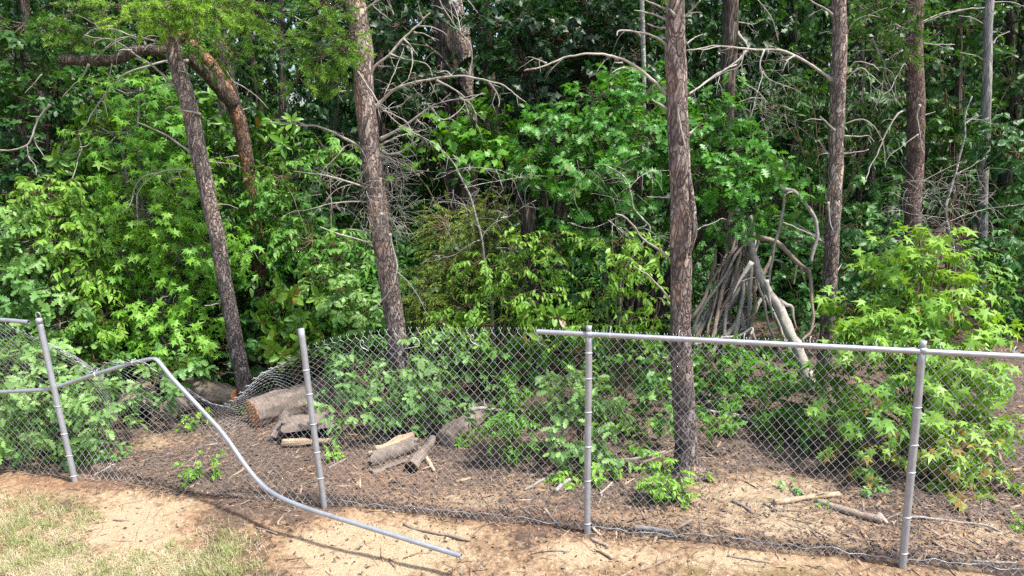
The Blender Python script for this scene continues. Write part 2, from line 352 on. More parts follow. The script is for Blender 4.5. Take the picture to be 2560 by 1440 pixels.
# post feet and heads seen in the photo
FOOT = [(187, 1203), (810, 1265), (1468, 1337), (2255, 1420)]
HEAD = [(97, 797), (752, 822), (1472, 832), (2306, 872)]
foot = [gp(*p) for p in FOOT]
head = [at(HEAD[i][0], HEAD[i][1], foot[i][1] + (0.06 if i == 0 else 0.0)) for i in range(4)]
def line_u(A, u):
    """piecewise along the fence; u = 0..3 are the posts"""
    u = np.atleast_1d(u).astype(float); A = np.array(A); i = np.clip(np.floor(u).astype(int), 0, 2); t = u - i
    return A[i] * (1 - t)[:, None] + A[i + 1] * t[:, None]
fence = thing('chain_link_fence', foot[2], 'galvanised chain link fence, its mesh torn down and sagging at left', 'fence')
PR = 0.029
def ring(c, ax, r, wr, tail=0.05, seg=14, tilt=0.0, dirx=1):
    a = np.linspace(0.2, 2 * math.pi * 0.97, seg); ax = nrm(ax); e1 = nrm(np.cross(ax, [0, 1, 0])); e2 = np.cross(ax, e1)
    pts = c + r * (np.cos(a)[:, None] * e1 + np.sin(a)[:, None] * e2) + ax * (np.sin(a) * tilt)[:, None]
    g = Geo(); last = pts[-1]
    tl = np.array([last + np.array([dirx * 0.35, 0.3, 0.3]) * tail, last + np.array([dirx * 0.9, 0.2, 0.75]) * tail])
    g.tube(np.vstack([pts, tl]), wr, 5); return g
TIES = [[1016, 1085, 1139, 1190], [925, 985, 1060, 1130, 1195], [882, 946, 1030, 1116, 1201, 1308], [1018, 1112, 1180, 1292, 1382]]
for i in range(4):
    g = Geo(); ax = nrm(head[i] - foot[i]); n_ = 26
    P = np.array([foot[i] - ax * 0.3 + (head[i] - foot[i] + ax * 0.3) * t for t in np.linspace(0, 1, n_)])
    wob = 0.0015 * np.sin(np.linspace(0, 7, n_) + i)[:, None]; g.tube(P + wob, PR, 20)
    post = g.link('post', GALV, fence)
    tv = TIES[i]
    for yy in tv:
        t = (yy - FOOT[i][1]) / (HEAD[i][1] - FOOT[i][1]); c = foot[i] + (head[i] - foot[i]) * t
        c = at(*(np.array(FOOT[i]) + (np.array(HEAD[i]) - np.array(FOOT[i])) * t), c[1])
        ring(c, ax, PR + 0.003, 0.0032, 0.055, tilt=0.008).link('tie_wire', TIE, post)
    if i in (2, 3):   # cap cup that carries the rail
        g = Geo(); g.tube(np.array([head[i] - ax * 0.03, head[i] - ax * 0.0, head[i] + ax * 0.012]), [PR + 0.004, PR + 0.005, PR - 0.004], 20)
        g.tube(np.array([head[i] + ax * 0.0, head[i] + ax * 0.06]), [0.02, 0.026], 12); g.link('rail_cap', GALV, post)
    if i == 0:        # empty loop cap
        g = Geo(); g.tube(np.array([head[0] - ax * 0.05, head[0], head[0] + ax * 0.01]), [PR + 0.004, PR + 0.004, PR - 0.01], 18)
        an = np.linspace(-0.5, math.pi + 0.5, 16)
        lp = head[0] + ax * 0.035 + np.stack([0.024 * np.cos(an), 0 * an, 0 * an], 1) + np.outer(0.035 * np.sin(an), ax); g.tube(lp, 0.005, 8)
        g.link('loop_cap', GALV, post)
# top rails
def rail(pts, r=0.0215, k=1, mat=PIPE, name='top_rail', parent=fence, hollow=True):
    p, _ = smooth_path(pts, r, k); g = Geo(); g.tube(p, r, 16, cap=False)
    v, q, t = tube(p, r * 0.86, 16, False); g.add(v, q[:, ::-1]); 
    for e in (0, -1):   # rim
        T, N, B = frames(p); a = np.arange(16) * 2 * math.pi / 16; d = np.cos(a)[:, None] * N[e] + np.sin(a)[:, None] * B[e]
        vv = np.vstack([p[e] + d * r, p[e] + d * r * 0.86]); j = np.arange(16); g.add(vv, np.stack([j, (j + 1) % 16, 16 + (j + 1) % 16, 16 + j], 1))
    return g.link(name, mat, parent)
railpts = [at(1342, 829, foot[2][1] + 0.12), at(1472, 835, foot[2][1]), at(2306, 877, foot[3][1]), at(2700, 899, foot[3][1] - 0.27)]
rail([railpts[0], railpts[1], railpts[2], railpts[3]])
g = Geo(); a_, b_ = railpts[2] + (railpts[1] - railpts[2]) * 0.047, railpts[2] + (railpts[1] - railpts[2]) * 0.0
g.tube(np.array([a_, b_]), 0.0232, 16); g.link('rail_sleeve', PIPE, fence)
rail([at(-420, 765, 7.35), at(72, 805, 6.95)])
# ties on the top rail
for px, py in ((1525, 838), (1697, 847), (1860, 856), (2025, 864), (2190, 872), (2352, 881), (2537, 891)):
    Y = np.interp(px, [1472, 2306], [foot[2][1], foot[3][1]]); 
    if px > 2306: Y = foot[3][1] - (px - 2306) / 394 * 0.27
    ring(at(px, py, Y), railpts[2] - railpts[1], 0.025, 0.003, 0.06, dirx=0.2).link('tie_wire', TIE, fence)

# fabric: lattice (u along, v up) mapped onto the real, damaged surface
bay = 3.0; ST = 0.0425
U0, U1 = -0.55, 3.55
topx = np.array([-500, -100, 20, 60, 100, 130, 150, 200, 237, 262, 310, 340, 365, 400, 440, 480, 520, 560, 600, 650, 671, 694, 715, 735, 777, 800, 820, 842, 865, 920, 1020, 1342, 1472, 2306, 2900], float)
topy = np.array([765, 795, 812, 832, 850, 862, 872, 906, 934, 908, 904, 902, 908, 936, 958, 984, 1006, 1016, 990, 936, 926, 914, 904, 891, 872, 864, 857, 852, 847, 838, 829, 831, 836, 878, 908], float)
offx = np.array([-500, 60, 237, 340, 480, 560, 640, 777, 900, 3000], float); offv = np.array([0, 0.0, 0.06, 0.02, 0.05, -0.1, -0.05, 0.02, 0, 0], float)
sgx = np.array([-500, 60, 160, 237, 300, 350, 480, 560, 620, 700, 780, 900, 3000], float); sgv = np.array([0, .25, .6, 0.9, 0.35, 0.35, 0.9, 1.25, 1.1, 0.6, 0.3, 0, 0], float)
def fabric(u, v):
    """u in bays, v 0..1"""
    base = line_u(foot, u); top0 = line_u(head, u) + np.array([0, 0.035, 0.0])
    pp = proj(top0); x = pp[:, 0]
    xs_ = x.copy()
    # slack pulls the meshes together in the sagging stretch
    pull = np.exp(-((x - 560) / 150) ** 2); xs_ = x + pull * (585 - x) * 0.35
    y = np.interp(xs_, topx, topy); Y = top0[:, 1] + np.interp(xs_, offx, offv)
    dirs = np.array([ray(a, b) for a, b in zip(xs_, y)]); top = CAM + dirs * (Y / dirs[:, 1])[:, None]
    sg = np.interp(xs_, sgx, sgv); g_ = 1 - (1 - v) ** (1 + sg)
    base = base + np.array([0, 0.035, 0]); base[:, 2] = gz(base[:, 0], base[:, 1]) + 0.03
    base[:, 1] += 0.05 * np.sin(u * 5.3) * np.sin(u * 2.1)
    P = base * (1 - g_)[:, None] + top * g_[:, None]
    dmg = np.clip((900 - xs_) / 250, 0, 1)
    bulge = np.sin(np.pi * v) * dmg * (0.12 * np.sin(u * 7 + 1.0) + 0.05 * np.sin(u * 17))
    P[:, 1] += bulge + 0.012 * np.sin(u * 9 + v * 4) * np.sin(np.pi * v)
    # stretched meshes wander sideways
    P[:, 0] += dmg * 0.05 * np.sin(v * 5 + u * 6) * np.sin(np.pi * v)
    P[:, 0] += dmg * 0.25 * np.sin(np.pi * v) * np.exp(-((u - 0.45) / 0.5) ** 2) * (v)
    return P
ni = int((U1 - U0) * bay / ST); nj = 42
uu = U0 + np.arange(ni + 2) * ST / bay; vv_ = np.arange(nj + 1) / nj
UG, VG = np.meshgrid(uu, vv_, indexing='ij'); PG = fabric(UG.ravel(), VG.ravel()).reshape(ni + 2, nj + 1, 3)
g = Geo()
for i in range(ni + 1):
    idx = i + ((np.arange(nj + 1) + i) % 2)
    pts = PG[idx, np.arange(nj + 1)].copy()
    pts[:, 1] += 0.0022 * np.where((np.arange(nj + 1)) % 2, 1, -1)
    g.tube(pts, 0.0023, 3, cap=False)
# twisted barbs on the top edge
for i in range(0, ni + 1, 1):
    if (i + nj) % 2 == 0: continue
    p = PG[min(i + 1, ni + 1), nj]; up = nrm(PG[i, nj] - PG[i, nj - 2]); sx = nrm(PG[min(i + 1, ni + 1), nj] - PG[i, nj]); q0 = p + up * 0.022
    g.tube(np.array([p, q0]), 0.0028, 4)
    for s in (-1, 1): g.tube(np.array([q0, q0 + up * 0.006 + sx * s * 0.010, q0 + up * 0.02 + sx * s * 0.013]), 0.0021, 3)
for i in range(0, ni, 1):     # bottom twists
    if i % 2: continue
    p = PG[i, 0]
    for s in (-1, 1): g.tube(np.array([p, p + np.array([s * 0.012, 0, -0.02])]), 0.002, 3)
g.link('wire_mesh', WIRE, fence)
# tension wire at the foot
us = np.linspace(0.98, U1, 260); b = line_u(foot, us); b[:, 2] = gz(b[:, 0], b[:, 1]) + 0.085 + 0.018 * np.sin(us * 31) * np.sin(us * 13) + 0.006 * np.sin(us * 90)
b[:, 1] += 0.01 + 0.008 * np.sin(us * 57); b[:, 2] += 0.03 * np.sin(us * math.pi) ** 2 - 0.02
g = Geo(); g.tube(b, 0.0026, 5); g.link('tension_wire', GALV, fence)
us = np.linspace(U0, 1.02, 120); b = line_u(foot, us); b[:, 2] = gz(b[:, 0], b[:, 1]) + 0.03 + 0.012 * np.sin(us * 41); b[:, 1] += 0.02
g = Geo(); g.tube(b, 0.003, 5); g.link('tension_wire', STICK, fence)
# loose hooks on the rail-less mesh
for (px, py, s) in ((900, 848, 1), (1030, 842, -1), (1175, 835, 1), (1345, 838, 1)):
    Y = line_u(foot, [(px - 752) / 720 + 1])[0][1] - 0.01; an = np.linspace(0.3, 4.6, 12)
    hk = np.array([at(px + 9 * s * math.cos(a) + 3 * a, py + 13 - 11 * math.sin(a), Y) for a in an]); g = Geo(); g.tube(np.vstack([hk, at(px + 22 * s, py + 30, Y)]), 0.0024, 5); g.link('tie_wire', TIE, fence)

# the fallen, bent rail
rp = [(-420, 1000, 7.45), (-60, 983, 7.15), (60, 977, 6.99), (118, 973, 6.96), (160, 962, 6.92), (240, 935, 6.8), (320, 911, 6.74), (374, 897.5, 6.69), (386, 896, 6.675), (391, 898, 6.665), (397, 904, 6.65), (430, 945, 6.55), (500, 1020, 6.37), (560, 1087, 6.2), (615, 1165, 6.0),
      (655, 1212, 5.85), (700, 1243, 5.7), (770, 1272, 5.55), (860, 1300, 5.38), (1000, 1343, 5.16), (1153, 1390, 4.93)]
pts = np.array([at(*p) for p in rp]); pts[-1][2] = max(pts[-1][2], gz(pts[-1][0], pts[-1][1])[0] + 0.015)
br = thing('bent_rail', pts[-1], 'long bent galvanised rail, kinked and fallen with one end on the bare soil', 'metal rail')
o = rail(pts, k=4, name='pipe', parent=br)
kc = pts[8]; org_ = np.array(br['_o'])
for vtx in o.data.vertices:      # crushed wall at the kink
    q_ = np.array(vtx.co) + org_ - kc; dd_ = np.linalg.norm(q_)
    if dd_ < 0.09: vtx.co.z -= 0.011 * (1 - dd_ / 0.09) * (1 if q_[2] > 0 else -0.4); vtx.co.y += 0.35 * q_[1] * (1 - dd_ / 0.09)
for (px, py, Y) in ((334, 908, 6.73), (240, 935, 6.8)):
    ring(at(px, py, Y), pts[6] - pts[5], 0.026, 0.004, 0.03).link('tie_wire', TIE, br)

# ------------------------------------------------------------------ trunks and dead branches
def trunk_path(px_pts, Y, base_px=None, top_extra=2.5, Yb=None):
    """px points top->bottom order (x,y,halfwidth px); foot dropped to the ground"""
    Yb = Yb or Y; n = len(px_pts); out = []; rad = []
    for k, (x, y, hw) in enumerate(px_pts):
        yy = Y + (Yb - Y) * k / max(1, n - 1); out.append(at(x, y, yy)); rad.append(hw / F * yy * 0.96)
    P = np.array(out)
    d = P[-1] - P[-2]; d = d / abs(d[2])
    if P[-1][2] > 0: P = np.vstack([P, P[-1] + d * P[-1][2]]); rad.append(rad[-1] * 1.05)
    P = np.vstack([P, P[-1] + np.array([0, 0, -0.3])]); rad.append(rad[-1] * 1.2)
    u = nrm(P[0] - P[1]); P = np.vstack([P[0] + u * top_extra, P]); rad = [rad[0] * 0.72] + rad
    P, rr = smooth_path(P, np.array(rad), 14); rr = rr * (1 + 0.45 * np.exp(-np.clip(P[:, 2], 0, 9) / 0.09)); return P, rr
def add_trunk(root, P, rr, mat, rough=0.09, ns=34, seed=1, name='trunk', freq=14.0):
    P = P + 0.25 * rr[:, None] * np.stack([fbm(P * 1.7, seed), fbm(P * 1.7, seed + 5), 0 * rr], 1)
    g = Geo(); g.tube(P, rr, ns, True, rough, seed, freq); return g.link(name, mat, root)
def px_branch(g, pl, Y, r0, r1, dY=0.0, twigs=0, seed=0, spur=0.0, ns=7):
    """pl pixel polyline starting at the trunk"""
    rs = random.Random(seed * 31 + len(pl) + int(pl[0][0])); n = len(pl); P = []
    wob = 0
    for k, (x, y) in enumerate(pl):
        t = k / max(1, n - 1); wob += rs.uniform(-0.05, 0.05); P.append(at(x, y, Y + dY * t + (wob if k else 0)))
    P, rr = smooth_path(P, np.linspace(r0, r1, n) * 0.53 / F * Y, 6)
    P = P + np.linspace(0, 1, len(P))[:, None] * 0.022 * np.stack([fbm(P * 7, seed + c) for c in range(3)], 1) + 0.004 * np.stack([fbm(P * 24, seed + c) for c in range(3)], 1)
    rr = rr * (1 + 0.7 * np.exp(-np.arange(len(P)) / 1.6)) * (1 + 0.22 * fbm(P * 18, seed + 9)) if r0 > 3 else rr
    g.tube(P, rr, ns, True, 0.2, seed, 30, tint=rs.uniform(0.35, 0.9))
    for _ in range(twigs):
        i = rs.randrange(int(len(P) * 0.15), len(P) - 2); d = nrm(P[i + 1] - P[i]); side = nrm(np.array([rs.uniform(-1, 1), rs.uniform(-1, 1), rs.uniform(-1, 0.8)]))
        L0 = rs.uniform(0.05, 0.3) * (1 + spur); dd = nrm(d * 0.7 + side * 0.8); q = [P[i]]
        for s in range(4): dd = nrm(dd + np.array([rs.uniform(-.3, .3), rs.uniform(-.3, .3), rs.uniform(-.35, .15)])); q.append(q[-1] + dd * L0 / 4)
        g.tube(np.array(q), np.linspace(max(0.0035, rr[i] * 0.4), 0.0014, 5), 4, tint=rs.uniform(0.3, 0.85))
        if rs.random() < 0.45:
            d2 = nrm(dd + np.array([rs.uniform(-1, 1), rs.uniform(-.6, .6), rs.uniform(-.8, .5)])); g.tube(np.array([q[2], q[2] + d2 * L0 * 0.3, q[2] + d2 * L0 * 0.55 + np.array([0, 0, -0.02])]), [0.003, 0.0022, 0.001], 3, tint=0.6)
def branches(root, lst, Y, mat=DEAD, name='dead_branch'):
    for k, b in enumerate(lst):
        pl, r0, r1 = b[0], b[1], b[2]; tw = b[3] if len(b) > 3 else 3; dY = b[4] if len(b) > 4 else 0.0; subs = b[5] if len(b) > 5 else []
        g = Geo(); px_branch(g, pl, Y + (b[6] if len(b) > 6 else 0), r0, r1, dY, tw, k + int(Y * 10))
        for s in subs:      # side shoots, traced as well
            # depth of the nearest main point
            j = min(range(len(pl)), key=lambda i: (pl[i][0] - s[0][0]) ** 2 + (pl[i][1] - s[0][1]) ** 2)
            y0 = Y + (b[6] if len(b) > 6 else 0) + dY * j / max(1, len(pl) - 1); px_branch(g, s, y0, max(1.6, r0 * 0.5), 1.0, 0.15 * ((k % 3) - 1), max(1, tw // 2), k + 50)
        g.link(name, mat, root)
def fine_twigs(root, box, Y, n, seed, ln=(0.15, 0.45), droop=-0.3, bias=0.0):
    """a mass of hair-fine dead twigs round a stretch of trunk"""
    rs = random.Random(seed); g = Geo(); x0, x1, y0, y1 = box
    for _ in range(n):
        p = at(rs.uniform(x0, x1), rs.uniform(y0, y1), Y + rs.uniform(-0.25, 0.3)); d = nrm(np.array([rs.uniform(-1, 1) + bias, rs.uniform(-.7, .7), rs.uniform(-1, .7)])); L0 = rs.uniform(*ln); q = [p]
        for s in range(5): d = nrm(d + np.array([rs.uniform(-.35, .35), rs.uniform(-.35, .35), rs.uniform(-.4, .3) + droop * 0.2])); q.append(q[-1] + d * L0 / 5)
        g.tube(np.array(q), np.linspace(0.0028, 0.0012, 6), 3, tint=rs.uniform(0.2, 0.6))
    g.link('twig_mass', DEAD, root)
def pine(label, px_pts, Y, mat, brs, seed, extra=2.5, Yb=None, name='pine_tree', cat='pine tree', group=None, rough=0.09, ns=34):
    P, rr = trunk_path(px_pts, Y, None, extra, Yb); org = P[-1] * 1.0; org[2] = 0
    t = thing(name, org, label, cat, group); add_trunk(t, P, rr, mat, rough, ns, seed); branches(t, brs, Y); return t

P1 = pine('tall leaning pine standing between the broken fence posts, lit brown bark', [(425, 60, 16), (440, 150, 18), (475, 270, 20), (500, 390, 20), (530, 530, 19.5), (560, 700, 19), (590, 860, 20), (612, 960, 22)], 8.9, MB['pine2'], [
    ([(418, 112), (370, 98), (330, 90), (290, 75), (240, 70), (205, 90)], 4.5, 1.3, 3, -0.3, [[(330, 90), (290, 100), (265, 122)], [(400, 92), (370, 90), (348, 112)], [(405, 108), (375, 112), (357, 125)]]),
    ([(452, 222), (425, 205), (400, 180), (375, 160), (340, 138), (315, 118), (285, 102), (250, 96), (213, 90)], 5.5, 1.5, 3, -0.4, [[(330, 125), (300, 125), (296, 137)], [(262, 96), (245, 102), (236, 110)]]),
    ([(500, 286), (480, 280), (455, 276), (432, 265), (414, 270)], 4.5, 2, 1, -0.15),
    ([(478, 380), (450, 362), (420, 340), (385, 325), (343, 306)], 6, 2.5, 0, -0.2),
    ([(492, 437), (470, 426), (430, 424), (395, 432), (362, 440), (342, 460), (333, 480), (330, 502)], 3.5, 1.5, 2, -0.2, [[(395, 432), (365, 455), (345, 485), (343, 520), (346, 560)], [(333, 490), (322, 515), (305, 530)]]),
    ([(522, 404), (550, 407), (580, 411), (607, 421)], 3, 1.2, 1, 0.1), ([(540, 512), (570, 512), (597, 520)], 2.5, 1.2, 0),
    ([(455, 210), (430, 212), (405, 222), (385, 236)], 2.5, 1.2, 1, -0.2), ([(430, 185), (455, 178), (485, 192)], 2.5, 1, 0, -0.2),
    ([(556, 756), (535, 760), (513, 765)], 3.5, 2, 0), ([(560, 784), (548, 786)], 3.5, 2, 0), ([(584, 866), (562, 872)], 3.8, 2, 0), ([(586, 912), (572, 911), (558, 908)], 4, 1.5, 0), ([(590, 932), (564, 931)], 3.5, 1.5, 0)], 1)

P2 = pine('twiggy pine with many bare side branches, left of the free end of the top rail', [(888, 0, 24), (905, 110, 24), (915, 250, 25), (930, 400, 25), (945, 520, 25), (968, 680, 25.5), (990, 830, 26), (1010, 980, 29)], 8.3, MB['pine'], [
    ([(925, 188), (938, 165), (972, 138), (1000, 105), (1030, 75), (1058, 48), (1078, 30)], 7, 3, 3, -0.2, [[(1045, 65), (1085, 70), (1120, 87)], [(1035, 82), (1060, 85), (1092, 101)], [(1010, 98), (1030, 118), (1045, 140)], [(1028, 120), (1031, 160), (1018, 204)], [(975, 135), (1010, 147), (1055, 155), (1073, 170), (1082, 195)], [(1058, 50), (1052, 30), (1045, 0)]]),
    ([(940, 268), (962, 245), (990, 222), (1030, 208), (1080, 197), (1150, 190), (1215, 202), (1262, 217), (1290, 238), (1315, 256)], 8, 1.6, 9, -0.5, [[(1222, 205), (1240, 230), (1250, 255), (1247, 270)], [(1090, 200), (1130, 220), (1155, 238), (1182, 268), (1192, 298), (1190, 318)], [(1130, 192), (1115, 178), (1090, 180)]]),
    ([(950, 348), (985, 330), (1020, 308), (1060, 278), (1090, 260), (1150, 246), (1215, 236)], 7, 1.6, 8, -0.3, [[(1080, 272), (1105, 298), (1140, 285), (1163, 262)], [(1042, 300), (1068, 320)], [(1150, 246), (1172, 250), (1205, 232)]]),
    ([(955, 378), (975, 386), (1005, 378), (1025, 364), (1045, 352)], 6.5, 2.5, 2, -0.35), ([(948, 365), (975, 350), (1015, 335), (1068, 322)], 5, 1.6, 4, 0.2),
    ([(895, 180), (905, 195), (928, 228), (945, 255), (965, 270), (1000, 262), (1030, 240)], 4.5, 1.2, 7, -0.35, [], -0.3),
    ([(960, 270), (985, 300), (1020, 325), (1060, 345), (1100, 372), (1125, 395), (1150, 430)], 3, 1.6, 6, 0.1),
    ([(960, 240), (990, 170), (1010, 120)], 2.2, 1, 5, 0.3), ([(958, 275), (990, 290), (1020, 310), (1030, 340)], 3, 1.2, 6, -0.3),
    ([(908, 372), (880, 355), (840, 335), (800, 318), (750, 312), (700, 307), (668, 303)], 7, 2, 3, -0.5, [[(905, 370), (870, 362), (842, 390), (812, 420), (797, 452)], [(760, 312), (735, 302), (680, 298)]]),
    ([(918, 470), (880, 457), (840, 445), (790, 436), (735, 428)], 5, 1.5, 6, -0.4, [[(890, 458), (850, 470), (810, 500)], [(870, 455), (820, 440), (800, 420)]]),
    ([(925, 505), (880, 504), (840, 507), (790, 519), (733, 531)], 4, 1.5, 5, -0.3), ([(936, 612), (900, 600), (850, 585), (800, 567)], 4.5, 2, 1, -0.3), ([(935, 578), (900, 577), (872, 571)], 3.5, 1.5, 0, -0.2),
    ([(974, 585), (980, 612), (990, 650), (992, 675), (982, 715), (960, 748), (935, 772)], 5, 1.6, 1, -0.05, [[(993, 680), (1020, 705), (1050, 748), (1062, 775), (1078, 796)]], -0.3),
    ([(955, 535), (950, 545), (952, 560)], 6, 4, 0, 0, [], -0.28), ([(965, 770), (945, 768), (940, 772)], 3, 1.5, 0),
    ([(1170, 190), (1180, 150), (1175, 110), (1150, 80), (1120, 40), (1095, -10)], 2, 2.6, 6, 0.2), ([(1152, 82), (1142, 35), (1122, -10)], 2.5, 2, 4, 0.2), ([(1195, 33), (1180, 12), (1160, -15)], 2, 2.6, 0),
    ([(912, 25), (935, 8), (960, -8)], 4, 3, 2, -0.2), ([(985, 38), (975, 15), (965, -10)], 3, 3, 3, -0.2), ([(980, 53), (945, 27), (930, 15)], 1.5, 2.5, 1),
    ([(880, 100), (860, 95), (820, 85), (780, 62), (735, 40)], 3, 2, 4, -0.3), ([(895, 225), (850, 230), (815, 245)], 3, 1.2, 4, -0.3), ([(1000, 960), (960, 935), (1000, 930)], 4, 2, 0, -0.2, [], -0.2)], 2)
fine_twigs(P2, (900, 1010, 370, 580), 8.2, 230, 4, bias=0.35); fine_twigs(P2, (770, 920, 415, 520), 8.1, 60, 5, (0.1, 0.35)); fine_twigs(P2, (960, 1100, 200, 360), 8.1, 60, 6, (0.08, 0.3))

P3 = pine('forked old tree with orange flaking bark, behind the leaning pine', [(470, 105, 13), (515, 145, 14), (548, 190, 15), (572, 235, 17), (592, 280, 18), (608, 350, 18), (622, 430, 17), (632, 520, 17)], 10.3, MB['orange'], [
    ([(575, 262), (545, 290), (518, 300)], 3.5, 1.5, 1), ([(605, 335), (580, 328), (555, 330)], 4, 2, 1), ([(612, 395), (590, 390), (560, 395)], 3.5, 2, 0), ([(605, 275), (625, 268)], 2.5, 1.5, 0), ([(560, 165), (580, 200), (605, 215), (640, 240), (670, 270)], 3, 1.2, 3, 0, [[(590, 210), (577, 222), (578, 245)]])], 3, 0.3, 10.3, name='forked_pine_tree')
g = Geo(); pl = [(585, 262), (560, 238), (530, 200), (498, 170), (460, 140), (400, 128), (340, 128), (290, 148), (220, 152), (150, 148)]
Pp, rr = smooth_path([at(x, y, 10.25 - 0.09 * k) for k, (x, y) in enumerate(pl)], np.linspace(15, 11, 10) / F * 10, 8); g.tube(Pp, rr, 20, True, 0.12, 4, 12); g.link('big_limb', MB['dark'], P3)
g = Geo(); Pp, rr = smooth_path([at(x, y, 10.5) for x, y in [(600, 300), (575, 215), (558, 140), (548, 70), (538, -20), (530, -120)]], np.array([14, 15, 14, 13, 12, 9]) / F * 10.5, 8); g.tube(Pp, rr, 20, True, 0.12, 5, 12); g.link('upright_limb', MB['dark'], P3)
g = Geo(); Pp, rr = smooth_path([at(x, y, 10.2 - k * .1) for k, (x, y) in enumerate([(452, 100), (470, 85), (495, 72), (520, 55), (540, 40)])], np.array([8, 7, 6, 5, 4]) / F * 10, 6); g.tube(Pp, rr, 14, True, 0.12, 5, 12); g.link('side_limb', MB['red'], P3)
branches(P3, [([(222, 160), (205, 195), (180, 215), (155, 246)], 4, 1.6, 0, 0.1, [], -0.9), ([(280, 160), (270, 210), (262, 245), (270, 298)], 2.6, 1.5, 1, 0.1, [], -0.9),
    ([(470, 152), (420, 152), (370, 165), (330, 178), (300, 195), (265, 235), (235, 275), (218, 305), (200, 330), (197, 350), (203, 370), (195, 400), (188, 430), (178, 458)], 5, 2, 3, -0.3, [[(200, 368), (215, 365), (225, 355)], [(200, 375), (180, 395)], [(200, 325), (190, 345), (176, 352)]], -0.6),
    ([(125, 262), (105, 285), (90, 310), (80, 340), (68, 362), (40, 372), (0, 375), (-40, 370)], 5, 2.5, 1, 0, [[(82, 335), (90, 360), (105, 385), (125, 405)], [(68, 365), (72, 395), (88, 415), (90, 438)], [(98, 292), (70, 290)]], -0.8),
    ([(105, 185), (80, 215), (65, 235)], 2.5, 1.2, 1, 0, [], -0.8), ([(235, 152), (262, 125), (300, 100), (340, 85)], 3, 2, 2, 0, [], -0.8)], 10.3)

P4 = pine('thickest pine trunk in front, right beside the small bright bush', [(1688, -10, 23), (1692, 130, 26), (1697, 300, 27), (1702, 500, 28), (1700, 620, 28), (1702, 760, 27), (1702, 900, 29), (1710, 1060, 31), (1716, 1150, 34), (1718, 1185, 42)], 6.45, MB['pine'], [
    ([(1668, 238), (1640, 208), (1600, 175), (1560, 150), (1520, 138), (1470, 135), (1420, 143), (1370, 160), (1312, 178)], 7, 3, 4, -0.5, [[(1365, 158), (1345, 148), (1317, 141)], [(1560, 170), (1545, 172), (1530, 182)], [(1555, 157), (1535, 155)]]),
    ([(1668, 112), (1640, 94), (1600, 82), (1552, 78), (1545, 92)], 5, 3, 1, -0.3), ([(1665, 48), (1625, 33), (1583, 23)], 4, 2, 0, -0.2), ([(1665, 70), (1640, 66), (1620, 59)], 4, 2.5, 0), ([(1663, 22), (1640, 12), (1605, -5)], 4, 3, 0),
    ([(1672, 275), (1650, 262), (1627, 250)], 6, 4, 0, -0.1), ([(1670, 218), (1655, 213)], 4, 2.5, 0),
    ([(1698, 262), (1695, 280), (1702, 320), (1710, 360), (1712, 390), (1692, 402)], 5.5, 2, 0, 0.0, [[(1712, 385), (1718, 420), (1728, 460)]], -0.12),
    ([(1672, 645), (1640, 620), (1608, 598), (1585, 565), (1562, 545), (1536, 535)], 6, 3, 1, -0.4), ([(1674, 748), (1650, 718), (1620, 692), (1585, 667)], 5, 2.5, 1, -0.3), ([(1672, 762), (1650, 742)], 4, 2, 0, -0.1), ([(1674, 493), (1645, 492), (1617, 490)], 3.5, 2, 0, -0.1), ([(1675, 897), (1655, 892)], 4.5, 2.5, 0, -0.1),
    ([(1722, 335), (1740, 320), (1758, 308)], 4, 2.5, 0), ([(1722, 380), (1732, 370)], 3, 2, 0), ([(1708, 45), (1730, 25), (1752, 0)], 5, 3, 0), ([(1712, 40), (1735, 32), (1755, 33)], 3, 1.5, 0), ([(1716, 110), (1735, 96), (1755, 85)], 3.5, 1.5, 1, 0.2), ([(1718, 125), (1760, 122), (1800, 116)], 3, 2, 1, 0.4),
    ([(1722, 235), (1760, 210), (1800, 180), (1840, 160)], 3.5, 3, 2, 0.8), ([(1735, 580), (1760, 565), (1790, 555), (1810, 545)], 2.5, 1.2, 3, 0.3), ([(1688, 40), (1672, 15), (1660, -10)], 5, 4, 0, 0, [], -0.1)], 4)
g = Geo(); Pp, rr = smooth_path([at(x, y, 6.31) for x, y in [(1722, 430), (1728, 480), (1732, 530), (1736, 580), (1724, 640)]], np.array([4, 7, 9, 8, 3]) / F * 6.3, 6); g.tube(Pp, rr, 12, True, 0.2, 8, 15); g.link('bark_scar', MB['pine2'], P4)

